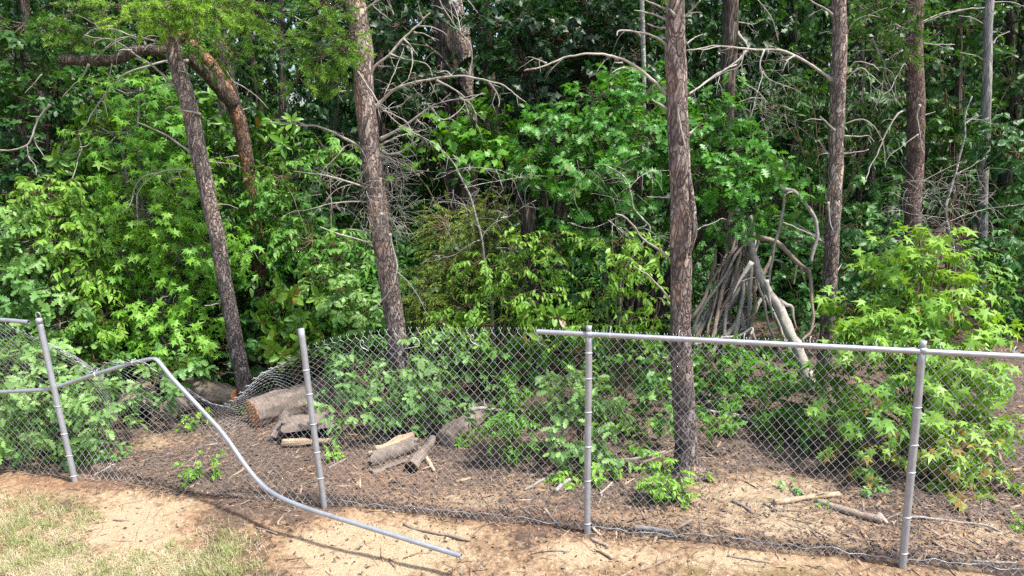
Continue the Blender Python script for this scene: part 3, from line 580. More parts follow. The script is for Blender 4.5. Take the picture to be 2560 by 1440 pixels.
P5 = pine('slim straight pine with one long arched dead branch reaching left, beside the stick shelter', [(2098, -10, 17), (2100, 90, 18), (2096, 200, 18.5), (2090, 400, 18), (2082, 560, 19), (2075, 700, 19), (2067, 830, 19), (2058, 960, 21)], 8.4, MB['pine'], [
    ([(2080, 200), (2050, 178), (2010, 152), (1965, 130), (1930, 124), (1870, 124), (1800, 115), (1760, 120), (1718, 126)], 7, 2.5, 6, -0.7, [[(1985, 140), (1972, 148), (1962, 152)], [(1910, 125), (1900, 160), (1905, 190), (1890, 235), (1878, 300)], [(1905, 180), (1925, 200), (1965, 215), (2005, 235)], [(1830, 118), (1800, 130), (1795, 138)], [(1860, 122), (1850, 165), (1815, 180), (1770, 205)]]),
    ([(2085, 40), (2060, 20), (2030, 5), (2000, -12)], 5, 3, 1, -0.3), ([(2085, 85), (2068, 80), (2045, 86)], 3, 1.6, 0), ([(2080, 130), (2078, 140)], 2.5, 2, 0), ([(2095, 335), (2075, 315), (2055, 295), (2050, 290)], 5, 2.5, 0, -0.1), ([(2055, 300), (2030, 298), (2008, 307)], 3, 1.5, 0, -0.1),
    ([(2080, 395), (2062, 372), (2047, 350)], 4.5, 2.5, 0), ([(2078, 385), (2060, 383), (2042, 389)], 2.5, 1.5, 0), ([(2108, 385), (2140, 381), (2172, 372)], 3.5, 1.5, 1), ([(2108, 340), (2150, 341), (2172, 338), (2187, 352)], 3.5, 1.5, 1, -0.2),
    ([(2062, 608), (2030, 588), (1990, 570), (1958, 556)], 4.5, 2.5, 0, -0.3), ([(2060, 600), (2020, 578), (1975, 548)], 4, 2, 0, 0.3), ([(2068, 500), (2063, 470), (2055, 445)], 4, 2, 0), ([(2070, 505), (2074, 545), (2082, 578)], 4, 2, 0, 0, [], -0.14),
    ([(2112, 185), (2125, 170), (2142, 155), (2180, 162), (2198, 178)], 4, 1.5, 2, -0.3), ([(2115, 90), (2135, 55), (2170, 40), (2200, 42)], 2.5, 1.2, 4, -0.3), ([(2112, 200), (2150, 170), (2180, 190), (2205, 215)], 3, 1.2, 4, -0.2), ([(2092, 680), (2102, 662), (2104, 648)], 3, 1.5, 0), ([(2062, 690), (2048, 680)], 4, 2, 0),
    ([(2112, 310), (2150, 298), (2180, 310), (2200, 340), (2210, 370), (2212, 420)], 2.6, 1.2, 3, -0.3)], 5)

P6 = pine('reddish brown pine with drooping silvery twigs, between the slim pine and the grey trunk', [(2288, -10, 19), (2285, 90, 19), (2290, 220, 21), (2288, 400, 20), (2283, 520, 20), (2278, 640, 21), (2272, 760, 22)], 9.8, MB['red'], [
    ([(2268, 125), (2250, 128), (2225, 145), (2215, 152)], 4, 2, 2, -0.3, [[(2230, 140), (2232, 150), (2240, 160)]]), ([(2180, 98), (2192, 118), (2200, 140), (2212, 165), (2220, 200), (2245, 260)], 4, 1.6, 7, -0.1, [[(2212, 150), (2208, 190), (2205, 225), (2190, 262), (2195, 280)], [(2205, 130), (2180, 125), (2137, 127)], [(2215, 170), (2235, 190), (2240, 235), (2248, 262)], [(2210, 200), (2225, 240), (2235, 262)]], -0.5),
    ([(2270, 178), (2262, 160), (2252, 170), (2230, 215), (2205, 240)], 3, 1.5, 4, -0.2), ([(2262, 275), (2245, 285), (2228, 310), (2210, 345), (2190, 390), (2175, 420), (2163, 450)], 4, 1.8, 3, -0.4), ([(2300, 262), (2292, 290), (2300, 330), (2308, 385)], 4, 2, 0, 0, [[(2296, 335), (2262, 360), (2225, 388), (2210, 410)]], -0.25),
    ([(2305, 55), (2350, 35), (2400, 25), (2460, 20)], 3, 1.5, 3, 0.5), ([(2305, 108), (2340, 112), (2385, 110)], 3, 1.5, 2), ([(2302, 290), (2320, 285), (2338, 278)], 2.6, 1.5, 0), ([(2272, 80), (2240, 62), (2235, 58)], 6, 3, 1), ([(2300, 460), (2330, 440), (2400, 405)], 2, 1, 3)], 6)
fine_twigs(P6, (2230, 2340, 440, 560), 9.7, 70, 14, (0.15, 0.5)); fine_twigs(P6, (2120, 2260, 110, 260), 9.4, 50, 15, (0.1, 0.4))
P7 = pine('slender smooth grey trunk at the far right', [(2475, -10, 10), (2468, 140, 11), (2465, 280, 11.5), (2458, 420, 12), (2455, 560, 12), (2450, 670, 14), (2448, 760, 14)], 11.5, MB['grey'], [
    ([(2462, 62), (2430, 45), (2395, 40)], 3, 1.5, 1), ([(2458, 150), (2435, 138), (2398, 132)], 3.5, 1.6, 0), ([(2482, 110), (2495, 92), (2525, 78)], 3.5, 1.5, 2), ([(2462, 18), (2420, 22), (2350, 40), (2308, 58)], 3, 1.5, 3), ([(2480, 5), (2520, 5), (2560, 15)], 2.6, 1.5, 2), ([(2465, 260), (2485, 250)], 3, 2, 0), ([(2450, 520), (2430, 545), (2405, 560)], 2, 1, 4)], 7, name='grey_tree', cat='tree')
P9 = pine('dark furrowed trunk behind the stick shelter', [(1828, -10, 19), (1824, 120, 19), (1818, 260, 19), (1815, 420, 20), (1812, 600, 19), (1808, 760, 20), (1805, 900, 22)], 10.2, MB['dark'], [
    ([(1842, 82), (1860, 100), (1870, 120)], 7, 4, 0, -0.3), ([(1870, 122), (1845, 150), (1805, 180), (1760, 208), (1722, 236)], 5, 2.5, 4, -0.3, [[(1800, 182), (1795, 210), (1790, 240)]], -0.3), ([(1842, 55), (1880, 60), (1910, 50)], 3, 1.5, 4), ([(1890, -5), (1915, 25), (1935, 60), (1945, 105)], 3, 1.5, 5), ([(1845, 200), (1895, 230), (1920, 260)], 3, 1.5, 6), ([(1848, 255), (1880, 245), (1910, 247)], 3, 1.5, 2)], 9, name='oak_tree', cat='tree')
fine_twigs(P9, (1850, 1990, 120, 320), 9.6, 90, 24, (0.15, 0.5))
P8 = pine('broad dark furrowed trunk deep in the wood, left of its paler twin', [(1112, 60, 26), (1118, 160, 28), (1125, 260, 26), (1132, 340, 24), (1136, 420, 26), (1140, 520, 28)], 13.0, MB['dark'], [], 8, name='oak_tree', cat='tree', rough=0.14)
P8b = pine('paler brown forking trunk close to the broad dark trunk', [(1140, -10, 12), (1152, 70, 22), (1162, 150, 20), (1168, 230, 15), (1176, 320, 14), (1180, 420, 16)], 12.6, MB['pine'], [], 12, name='oak_tree', cat='tree', rough=0.15)
P10 = pine('narrow dark trunk in shade, right of the pale forking trunk', [(1205, -10, 16), (1215, 100, 15), (1228, 230, 14), (1240, 320, 13), (1248, 430, 13)], 14.0, MB['dark'], [], 13, name='oak_tree', cat='tree')
pine('thin lichen spotted pole trunk, left of the thickest pine', [(1605, -10, 5.5), (1608, 100, 5.5), (1610, 200, 5), (1608, 330, 5), (1600, 480, 6)], 10.5, MB['lichen'], [], 14, name='slender_tree', cat='tree', ns=12)
for k, (x0, x1, yb, hw, Y, lab) in enumerate([(2178, 2172, 560, 14, 17, 'dark trunk low in the shade, right of the slim pine'), (2152, 2148, 600, 7, 15, 'thin dark pole trunk beside the slim pine'), (2392, 2388, 560, 12, 16, 'dark trunk behind the lichen covered bare sapling'),
        (545, 550, 600, 10, 14, 'shaded trunk half hidden behind the forked tree'), (820, 838, 600, 14, 15, 'dark trunk behind the twiggy pine, on its left'), (700, 705, 620, 9, 14, 'narrow shaded trunk left of the twiggy pine'), (1985, 1980, 620, 9, 16, 'narrow dark trunk left of the slim pine'),
        (2525, 2520, 600, 11, 15, 'dark trunk behind the slender grey trunk'), (60, 70, 600, 12, 14, 'dark trunk deep in shade at the left edge'), (1420, 1425, 600, 11, 16, 'dark trunk behind the arched branch of the thickest pine')]):
    pine(lab, [(x0, -20, hw * 0.8), ((x0 + x1) / 2 + 4, 200, hw * 0.9), (x1, yb - 150, hw), (x1 - 2, yb, hw)], Y, MB['dark'], [], 30 + k, name='forest_tree', cat='tree', ns=14)

# ------------------------------------------------------------------ leaf templates (x along the midrib, y sideways, z up)
def fan(pts, c, droop=0.0, fold=0.0):
    p = np.array([c] + list(pts), float); z = fold * np.abs(p[:, 1]) - droop * ((p[:, 0] - 0.25) ** 2 + p[:, 1] ** 2)
    n = len(pts); t = [(0, 1 + k, 1 + (k + 1) % n) for k in range(n)]
    return np.column_stack([p, z]), np.array(t)
def star_leaf():
    c = (0.42, 0); pts = []
    for k, (a, r) in enumerate([(180, .18), (140, .50), (100, .2), (68, .58), (36, .22), (0, .62), (-36, .22), (-68, .58), (-100, .2), (-140, .50)]):
        pts.append((c[0] + r * math.cos(R(a)), c[1] + r * math.sin(R(a))))
    return fan(pts, c, 0.5, 0.12)
def sym(stations, c, droop=0.3, fold=0.15):
    pts = [(0, 0)] + [(x, y) for x, y in stations] + [(x, -y) for x, y in reversed(stations) if y > 0]
    return fan(pts, c, droop, fold)
def strip(st, droop=0.25, fold=0.3):
    """midrib strip; st = (x, halfwidth)"""
    v = []; t = []
    for x, y in st: v += [(x, y, fold * y - droop * x * x), (x, 0, -droop * x * x), (x, -y, fold * y - droop * x * x)]
    for k in range(len(st) - 1):
        a = 3 * k; b = a + 3; t += [(a, a + 1, b + 1), (a, b + 1, b), (a + 1, a + 2, b + 2), (a + 1, b + 2, b + 1)]
    return np.array(v, float), np.array(t)
TP = dict(
    star=star_leaf(),
    oak=strip([(0, .01), (.16, .06), (.27, .2), (.34, .09), (.48, .29), (.56, .12), (.7, .3), (.78, .15), (.92, .2), (1, .03)], 0.2, 0.2),
    redoak=strip([(0, .01), (.14, .05), (.22, .24), (.32, .06), (.42, .38), (.53, .07), (.66, .36), (.76, .07), (.86, .2), (1, .01)], 0.2, 0.15),
    oval=strip([(0, .01), (.2, .17), (.48, .23), (.78, .14), (1, .0)], 0.3, 0.35),
    ovalo=strip([(0, .01), (.35, .24), (.7, .2), (1, .0)], 0.3, 0.3),
    mag=strip([(0, .02), (.25, .13), (.55, .2), (.82, .15), (1, .01)], 0.12, 0.4),
    lance=strip([(0, .01), (.4, .1), (1, .0)], 0.25, 0.3),
    maple=sym([(.1, .28), (.3, .25), (.35, .5), (.55, .28), (.72, .3), (.75, .14), (1, 0)], (0.4, 0), 0.3, 0.1),
    lobed=sym([(.2, .22), (.4, .14), (.55, .34), (.7, .16), (1, 0)], (0.5, 0), 0.25, 0.15),
)
def instance_leaves(tp, pos, axis, normal, size, tint):
    T, tr = TP[tp]; pos = np.asarray(pos); n = len(pos)
    cz = rng.uniform(0.2, 2.6, n)[:, None, None]; x = nrm(axis); z = normal - x * np.sum(normal * x, 1, keepdims=True); z = nrm(z); y = np.cross(z, x)
    V = (pos[:, None, :] + size[:, None, None] * (T[None, :, 0:1] * x[:, None] + T[None, :, 1:2] * y[:, None] + T[None, :, 2:3] * cz * z[:, None])).reshape(-1, 3)
    tt = (tr[None] + (np.arange(n) * len(T))[:, None, None]).reshape(-1, 3)
    return V, tt, np.repeat(tint, len(T))
def ball(n, bias=0.45):
    d = nrm(rng.normal(size=(n, 3))); return d * (rng.random(n) ** bias)[:, None], d
def sprays(C, Rad, ns, k, L0, sz, droop=0.25, upw=0.62, outw=0.5, jit=0.4, seed=0, tmean=0.5, tsd=0.2, rosette=False, flat=0.45, spiral=False):
    """ns leafy shoots in an ellipsoid (centre C, radii Rad); k leaves on each"""
    u, d = ball(ns); p0 = C + u * Rad; out = nrm(u / np.maximum(Rad, 0.05) + 1e-6)
    ax = out * 0.8 + rng.normal(size=(ns, 3)) * 0.5; ax[:, 2] = ax[:, 2] * flat - droop * 0.5; ax = nrm(ax)
    # clumps: shoots share a tone, and shoots in a hollow are dropped
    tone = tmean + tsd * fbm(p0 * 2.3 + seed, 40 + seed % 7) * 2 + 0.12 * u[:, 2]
    keep = (fbm(p0 * 2.6 + 9 + seed, 60) > -0.3) | (ns < 14); p0, ax, tone, out = p0[keep], ax[keep], tone[keep], out[keep]; ns = len(p0)
    nb = nrm(np.array([0, 0, 1.0]) * upw + out * outw + rng.normal(size=(ns, 3)) * 0.2)
    side = nrm(np.cross(nb, ax)); t = np.linspace(0.12, 1, k)
    if rosette:
        a = rng.random((ns, 1)) * 6.28 + np.arange(k)[None] * 2.4
        la = nrm(ax[:, None] * 0.5 + np.cos(a)[..., None] * side[:, None] + np.sin(a)[..., None] * np.cross(ax, side)[:, None] + rng.normal(size=(ns, k, 3)) * 0.12)
        pos = p0[:, None] + ax[:, None] * (t[None, :, None] * L0 * 0.3); nn = nrm(nb[:, None] * 0.7 + ax[:, None] * 0.7 + rng.normal(size=(ns, k, 3)) * jit * 0.5)
    elif spiral:
        a = rng.random((ns, 1)) * 6.28 + np.arange(k)[None] * 2.4 + rng.normal(size=(ns, k)) * 0.3; t = np.linspace(0.3, 1, k) ** 0.8; sl = L0 * rng.uniform(0.7, 1.25, ns)
        pos = p0[:, None] + ax[:, None] * (t[None, :] * sl[:, None])[..., None]
        la = nrm(ax[:, None] * (0.25 + 0.6 * t)[None, :, None] + np.cos(a)[..., None] * side[:, None] * 0.95 + np.sin(a)[..., None] * nb[:, None] * 0.5 + rng.normal(size=(ns, k, 3)) * 0.2 + np.array([0, 0, -droop * 0.8]))
        nn = nrm(nb[:, None] + ax[:, None] * 0.25 + rng.normal(size=(ns, k, 3)) * jit)
    else:
        s = np.where(np.arange(k) % 2, 1.0, -1.0); sl = L0 * rng.uniform(0.7, 1.25, ns)
        pos = p0[:, None] + ax[:, None] * (t[None, :] * sl[:, None])[..., None] + np.array([0, 0, -1.0]) * (t ** 2 * 0.12 * L0)[None, :, None]
        la = nrm(ax[:, None] * 0.75 + side[:, None] * (s * 0.9)[None, :, None] + rng.normal(size=(ns, k, 3)) * 0.22 + np.array([0, 0, -droop]))
        nn = nrm(nb[:, None] + rng.normal(size=(ns, k, 3)) * jit)
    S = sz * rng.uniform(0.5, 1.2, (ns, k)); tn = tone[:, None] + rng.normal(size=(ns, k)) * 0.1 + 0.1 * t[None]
    return pos.reshape(-1, 3), la.reshape(-1, 3), nn.reshape(-1, 3), S.ravel(), np.clip(tn, 0.0, 0.93).ravel(), p0, ax
def px_ellipsoid(b):
    x, y, rx, ry, Y, rY = b; c = at(x, y, Y); return c, np.array([rx / F * Y, rY, ry / F * Y])
DENS = 2.1
def crown_geo(blobs, tp, size, dens, k=9, L0=0.4, twig=True, odd=0.0, **kw):
    """leaf mesh arrays for pixel-placed ellipsoids; dens = leaves per leaf-area seen"""
    gl = Geo(); gt = Geo(); sd = 0; allp = []; kw['spiral'] = tp in ('star', 'oak', 'redoak', 'maple', 'lobed')
    for b in blobs:
        c, r = px_ellipsoid(b[:6]); d = dens * (b[6] if len(b) > 6 else 1.0); tm = b[7] if len(b) > 7 else None
        area = math.pi * r[0] * r[2]; n = int(area / (size * size * 0.42) * d * DENS / k) + 5; kk = dict(kw)
        if tm is not None: kk['tmean'] = tm
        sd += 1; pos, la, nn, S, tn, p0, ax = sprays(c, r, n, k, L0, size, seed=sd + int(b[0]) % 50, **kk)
        pos[:, 2] = np.where(pos[:, 2] > -0.25, np.maximum(pos[:, 2], 0.03 + 0.03 * rng.random(len(pos))), pos[:, 2]); ok = pos[:, 2] > 0; pos, la, nn, S, tn = pos[ok], la[ok], nn[ok], S[ok], tn[ok]
        if odd: tn = np.where(rng.random(len(tn)) < odd, 1.0, tn)
        if len(pos): V, t, ti = instance_leaves(tp, pos, la, nn, S, tn); gl.add(V, None, t, ti)
        allp.append((c, r, p0, ax, L0))
        if twig:
            for p, a in zip(p0, ax):
                if p[2] < 0.03: continue
                back = p + (c - p) * 0.3 - np.array([0, 0, 0.04]); gt.tube(np.array([back, p, p + a * L0 * 0.9 - np.array([0, 0, 0.1 * L0])]), [0.0045, 0.003, 0.0012], 3, cap=False, tint=0.4)
    return gl, gt, allp
def limbs(gt, base, allp, r0, lean=0.5):
    for c, r, p0, ax, L0 in allp:
        P = np.array([base, base + (c - base) * np.array([0.25, 0.25, 0.5]), base + (c - base) * np.array([0.65, 0.65, 0.85]), c]); P, rr = smooth_path(P, np.linspace(r0, r0 * 0.35, 4), 5)
        P += 0.03 * np.stack([fbm(P * 3, q) for q in range(3)], 1); gt.tube(P, rr, 7, tint=0.5)
        for p in p0[::3]:
            m = (c + p) / 2 + np.array([0, 0, -0.05]); gt.tube(np.array([c, m, p]), [r0 * 0.35, r0 * 0.2, 0.003], 4, cap=False, tint=0.45)
def tree(name, label, cat, basepx, blobs, tp, mat, size, dens, r0=0.02, Yb=None, trunkm=None, group=None, k=9, L0=0.4, odd=0.0, **kw):
    Yb = Yb or blobs[0][4]; b = at(basepx[0], basepx[1], Yb); b[2] = float(gz(b[0], b[1])[0]) - 0.03
    t = thing(name, b, label, cat, group); gl, gt, allp = crown_geo(blobs, tp, size, dens, k, L0, True, odd, **kw)
    g2 = Geo(); limbs(g2, b, allp, r0); g2.link('stem', trunkm or TWIG, t)
    gl.link('foliage', LM[mat], t, smooth=False); gt.link('twigs', TWIG, t); return t

# ---- trees and shrubs, left to right
tree('sweetgum_tree', 'bright green star-leaved tree left of the leaning pine', 'tree', (400, 930), [
    (350, 230, 100, 55, 9.9, .45, 1, .45), (300, 330, 90, 60, 9.8, .45, 1, .5), (420, 330, 80, 70, 9.9, .4, .9, .4), (400, 430, 120, 55, 9.6, .5, 1, .7), (260, 560, 50, 50, 9.7, .35, .6, .5), (380, 530, 130, 60, 9.4, .5, 1.2, .75), (470, 480, 60, 60, 9.5, .4, 1, .65),
    (330, 640, 90, 50, 9.4, .45, 1.2, .7), (460, 620, 90, 55, 9.4, .45, 1.1, .6), (440, 720, 100, 45, 9.3, .45, 1.2, .75), (340, 780, 100, 55, 9.2, .45, 1.1, .62), (460, 800, 80, 50, 9.2, .45, 1.1, .7), (420, 860, 90, 38, 9.1, .4, 1.1, .78), (540, 620, 60, 80, 9.6, .35, .6, .5), (630, 620, 60, 50, 9.8, .3, .4, .55)], 'star', 'gum', 0.12, 2.5, 0.035, 9.7, MB['grey'], k=8, L0=0.34, droop=0.45)
tree('oak_tree', 'pale green lobed-leaf oak filling the left edge', 'tree', (60, 1060), [
    (20, 600, 90, 90, 9.2, .5, 1.1, .6), (110, 590, 100, 70, 9.1, .5, 1.1, .62), (40, 700, 110, 80, 9.0, .5, 1.1, .5), (130, 720, 90, 60, 8.9, .45, 1, .6), (60, 800, 110, 60, 8.8, .45, 1, .55), (150, 810, 70, 50, 8.7, .4, 1, .6), (-60, 650, 90, 150, 9.2, .5), (20, 540, 70, 50, 9.4, .4, .9, .7)], 'oak', 'oak', 0.15, 2.4, 0.03, 9.0, MB['grey'], k=9, L0=0.3, jit=0.4)
tree('wild_cherry_tree', 'yellow green narrow-leaved sapling above the pale oak', 'tree', (180, 1000), [
    (90, 480, 90, 50, 9.3, .35, 1, .7), (190, 500, 80, 50, 9.3, .35, 1, .6), (170, 590, 50, 60, 9.0, .3, .8, .85), (235, 690, 70, 45, 8.9, .3, 1, .85), (260, 800, 60, 40, 8.7, .3, 1, .85), (140, 540, 60, 40, 9.1, .3, .8, .6), (210, 620, 50, 60, 9.1, .3, .9, .55)], 'oval', 'lime', 0.095, 1.9, 0.014, 9.0, k=9, L0=0.28, droop=0.5)
tree('oak_shrub', 'lush low oak shrub pressed against the torn mesh at left', 'shrub', (110, 1120), [
    (60, 900, 100, 50, 7.9, .35, 1, .75), (60, 990, 110, 50, 7.7, .35, 1, .7), (140, 1000, 80, 60, 7.6, .3, 1.1, .75), (60, 1060, 110, 45, 7.5, .3, 1.1, .75), (200, 1010, 90, 70, 7.6, .3, 1, .7), (235, 1080, 60, 45, 7.4, .3, 1, .6), (140, 1090, 80, 36, 7.4, .25, 1, .6), (-80, 1000, 100, 120, 7.8, .3)], 'oak', 'oak', 0.12, 2.5, 0.015, 7.7, k=8, L0=0.24, jit=0.45)
tree('oak_shrub', 'oak shrub behind the kinked rail, with drooping clusters', 'shrub', (250, 1000), [
    (190, 890, 70, 45, 8.6, .3, 1, .65), (230, 850, 70, 40, 8.7, .3, 1, .5), (280, 900, 60, 40, 8.6, .3, .9, .4), (390, 950, 60, 40, 8.3, .3, 1.1, .55), (440, 930, 60, 45, 8.5, .3, 1, .4), (140, 860, 60, 50, 8.7, .3, 1, .6)], 'oak', 'oak', 0.14, 2.2, 0.014, 8.6, k=8, L0=0.26)
tree('oak_shrub', 'dark oak undergrowth around the foot of the leaning pine', 'shrub', (680, 1000), [
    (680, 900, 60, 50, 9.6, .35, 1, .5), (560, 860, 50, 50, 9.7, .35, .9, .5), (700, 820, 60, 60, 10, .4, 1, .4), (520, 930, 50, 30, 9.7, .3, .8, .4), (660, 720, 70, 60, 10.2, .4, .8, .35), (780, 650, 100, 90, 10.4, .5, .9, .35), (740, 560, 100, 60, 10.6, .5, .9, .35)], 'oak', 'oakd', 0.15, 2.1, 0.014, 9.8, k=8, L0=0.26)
tree('magnolia_sapling', 'magnolia sapling with glossy leaf whorls above the big log', 'sapling', (745, 985), [
    (725, 725, 26, 30, 9.2, .15, 1, .75), (800, 740, 34, 34, 9.3, .2, 1, .6), (690, 790, 36, 24, 9.1, .15, 1, .6), (700, 870, 38, 26, 8.8, .12, 1.2, .8), (770, 850, 36, 34, 8.9, .15, 1.1, .75), (745, 800, 34, 26, 9.0, .15, 1, .6), (820, 810, 30, 26, 9.2, .15, .9, .5)], 'mag', 'mag', 0.2, 2.6, 0.012, 9.1, k=9, L0=0.2, rosette=True, odd=0.04)
tree('oak_sapling', 'small oak sapling with silvery pale leaves, left of the twiggy pine', 'sapling', (860, 960), [
    (800, 690, 30, 26, 9.3, .2, 1.1, .93), (840, 740, 40, 40, 9.2, .25, 1.1, .85), (880, 760, 40, 45, 9.1, .25, 1, .7), (860, 700, 40, 30, 9.4, .25, .7, .7), (925, 770, 30, 40, 9.1, .2, .8, .7)], 'oak', 'oak', 0.12, 2.2, 0.01, 9.2, k=8, L0=0.2)
tree('wild_cherry_tree', 'mid green thicket of small leaves left of the twiggy pine', 'tree', (860, 1000), [
    (700, 440, 80, 60, 10.2, .4, 1, .5), (780, 600, 110, 60, 9.8, .4, .9, .4), (850, 640, 80, 60, 9.6, .4, .9, .5), (880, 820, 100, 45, 9.2, .35, 1, .45), (800, 800, 90, 50, 9.4, .35, .9, .4), (840, 880, 70, 40, 9.0, .3, .9, .5), (650, 500, 60, 60, 10.2, .3, .8, .5), (830, 380, 70, 60, 10.4, .4, .8, .6)], 'oval', 'cherry', 0.1, 2.2, 0.014, 9.6, k=10, L0=0.3, droop=0.4)
tree('oak_shrub', 'oak shrub behind the mesh at the foot of the twiggy pine', 'shrub', (980, 1060), [
    (1120, 1010, 60, 36, 7.9, .25, .8, .5), (1170, 860, 60, 40, 8.4, .3, .9, .5), (930, 900, 60, 40, 8.3, .3, 1, .5), (1000, 880, 60, 40, 8.2, .3, 1, .55),
    (880, 940, 70, 45, 8.0, .3, 1, .5), (950, 960, 60, 50, 7.9, .3, 1, .45), (880, 1030, 60, 36, 7.6, .25, 1.1, .75), (1050, 910, 60, 45, 7.8, .3, 1, .65), (1040, 980, 70, 50, 7.7, .3, 1, .6), (1000, 1040, 50, 30, 7.5, .2, 1, .6), (1080, 1000, 50, 50, 7.7, .25, .8, .6), (1150, 900, 80, 50, 8.2, .3, 1, .4), (1190, 960, 50, 40, 8.1, .25, 1, .5), (1100, 860, 80, 36, 8.3, .3, .9, .5)], 'oak', 'oak', 0.115, 2.1, 0.012, 7.9, k=8, L0=0.22)
tree('forest_undergrowth', 'dark oak undergrowth in shade between the twiggy pine and thickest pine', 'shrub', (1330, 960), [
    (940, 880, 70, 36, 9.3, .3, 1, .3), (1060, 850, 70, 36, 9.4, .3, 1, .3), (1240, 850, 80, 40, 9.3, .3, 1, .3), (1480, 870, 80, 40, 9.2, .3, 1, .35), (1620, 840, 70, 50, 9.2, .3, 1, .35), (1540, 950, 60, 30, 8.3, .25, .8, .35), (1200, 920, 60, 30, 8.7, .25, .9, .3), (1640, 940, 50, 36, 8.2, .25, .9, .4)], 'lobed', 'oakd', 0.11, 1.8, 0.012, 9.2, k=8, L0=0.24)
tree('cedar_tree', 'feathery olive green cedar at the centre behind the bare sapling', 'cedar', (1160, 960), [
    (1120, 560, 70, 60, 9.6, .4, 1, .5), (1200, 580, 80, 70, 9.6, .4, 1, .5), (1280, 600, 60, 60, 9.7, .35, .9, .4), (1240, 520, 60, 40, 9.8, .3, .8, .4), (1130, 660, 70, 60, 9.5, .4, 1, .45), (1220, 690, 80, 60, 9.5, .4, .9, .35), (1060, 730, 60, 60, 9.3, .35, 1, .5), (1060, 800, 60, 40, 9.2, .3, .9, .45), (1180, 780, 70, 50, 9.4, .3, .8, .4)], 'lance', 'cedar', 0.055, 4.4, 0.02, 9.6, k=26, L0=0.3, jit=0.9, droop=0.3)
tree('maple_tree', 'broad-leaved maple branch left of the red oak', 'tree', (1180, 900), [
    (1150, 330, 50, 40, 11.5, .4, 1.1, .7), (1220, 310, 60, 36, 11.4, .4, 1.1, .7), (1200, 370, 70, 36, 11.2, .4, 1.1, .65), (1260, 390, 50, 36, 11.2, .4, 1, .6), (1080, 360, 40, 30, 11.4, .3, .8, .7), (1030, 420, 60, 40, 11, .3, .6, .7)], 'maple', 'maple', 0.16, 2.0, 0.02, 11.4, k=7, L0=0.35)
tree('red_oak_tree', 'wide green red oak spreading behind the thickest pine', 'tree', (1600, 900), [
    (1500, 240, 100, 45, 9.6, .5, 1.1, .5), (1600, 240, 80, 60, 9.5, .5, 1.1, .5), (1420, 320, 110, 50, 9.3, .5, 1.1, .5), (1330, 320, 70, 50, 9.4, .4, 1, .5), (1540, 330, 120, 60, 9.1, .5, 1.2, .55), (1640, 340, 80, 70, 9.2, .5, 1, .5), (1780, 300, 70, 50, 9.3, .45, 1.1, .5), (1800, 370, 100, 55, 9.0, .5, 1.2, .55),
    (1360, 400, 80, 45, 9.2, .4, 1, .5), (1440, 420, 110, 50, 8.9, .5, 1.1, .6), (1560, 440, 110, 50, 8.8, .5, 1.1, .5), (1770, 440, 90, 45, 8.8, .45, 1.1, .55), (1880, 420, 90, 50, 8.8, .45, 1.1, .6), (1980, 410, 50, 36, 8.8, .3, 1, .75), (1860, 490, 90, 40, 8.7, .4, 1.1, .6), (1950, 500, 40, 40, 8.7, .3, .8, .6),
    (1480, 500, 90, 50, 8.9, .4, 1, .4), (1450, 560, 80, 50, 8.9, .4, 1, .4), (1580, 560, 80, 50, 8.9, .4, .8, .4), (1820, 530, 60, 30, 8.7, .3, .9, .6), (1400, 590, 50, 50, 9.1, .3, .7, .3)], 'redoak', 'redoak', 0.135, 2.3, 0.04, 9.4, MB['dark'], k=9, L0=0.3, odd=0.03)
tree('wild_cherry_tree', 'lime green cherry sapling in front of the cedar', 'sapling', (1240, 1000), [
    (1290, 610, 100, 32, 8.4, .3, 1, .8), (1380, 600, 60, 30, 8.4, .25, .9, .8), (1200, 650, 60, 36, 8.4, .25, .9, .65), (1310, 670, 60, 30, 8.3, .25, .9, .75), (1290, 740, 70, 28, 8.3, .25, 1, .7), (1360, 740, 50, 40, 8.3, .25, 1, .8), (1170, 760, 60, 36, 8.3, .25, .9, .65), (1200, 810, 90, 26, 8.2, .25, 1.1, .65), (1100, 800, 50, 30, 8.3, .25, .9, .6), (1400, 660, 50, 50, 8.5, .25, .8, .6)], 'oval', 'lime', 0.078, 1.15, 0.01, 8.4, k=9, L0=0.26, droop=0.5)
tree('dogwood_sapling', 'yellow green leafy sapling left of the thickest pine', 'sapling', (1550, 1000), [
    (1530, 600, 60, 30, 7.8, .25, .9, .9), (1620, 640, 60, 34, 7.7, .25, 1, .85), (1560, 660, 50, 28, 7.7, .2, .9, .8), (1500, 730, 50, 36, 7.7, .25, 1, .75), (1590, 740, 70, 36, 7.6, .3, 1.1, .7), (1540, 800, 80, 34, 7.6, .3, 1, .6), (1460, 820, 50, 30, 7.7, .25, 1, .85), (1640, 790, 40, 40, 7.6, .25, 1, .55)], 'oval', 'lime', 0.085, 1.35, 0.01, 7.7, k=9, L0=0.24, droop=0.5)
tree('magnolia_sapling', 'young magnolia with upright glossy leaves below the cherry sapling', 'sapling', (1370, 980), [
    (1380, 790, 34, 26, 8.0, .15, 1.2, .7), (1350, 840, 40, 26, 7.9, .15, 1.2, .75), (1320, 800, 26, 26, 8.0, .12, 1, .8), (1400, 850, 30, 30, 7.9, .15, 1, .6)], 'mag', 'mag', 0.16, 2.4, 0.008, 8.0, k=9, L0=0.16, rosette=True, odd=0.06)
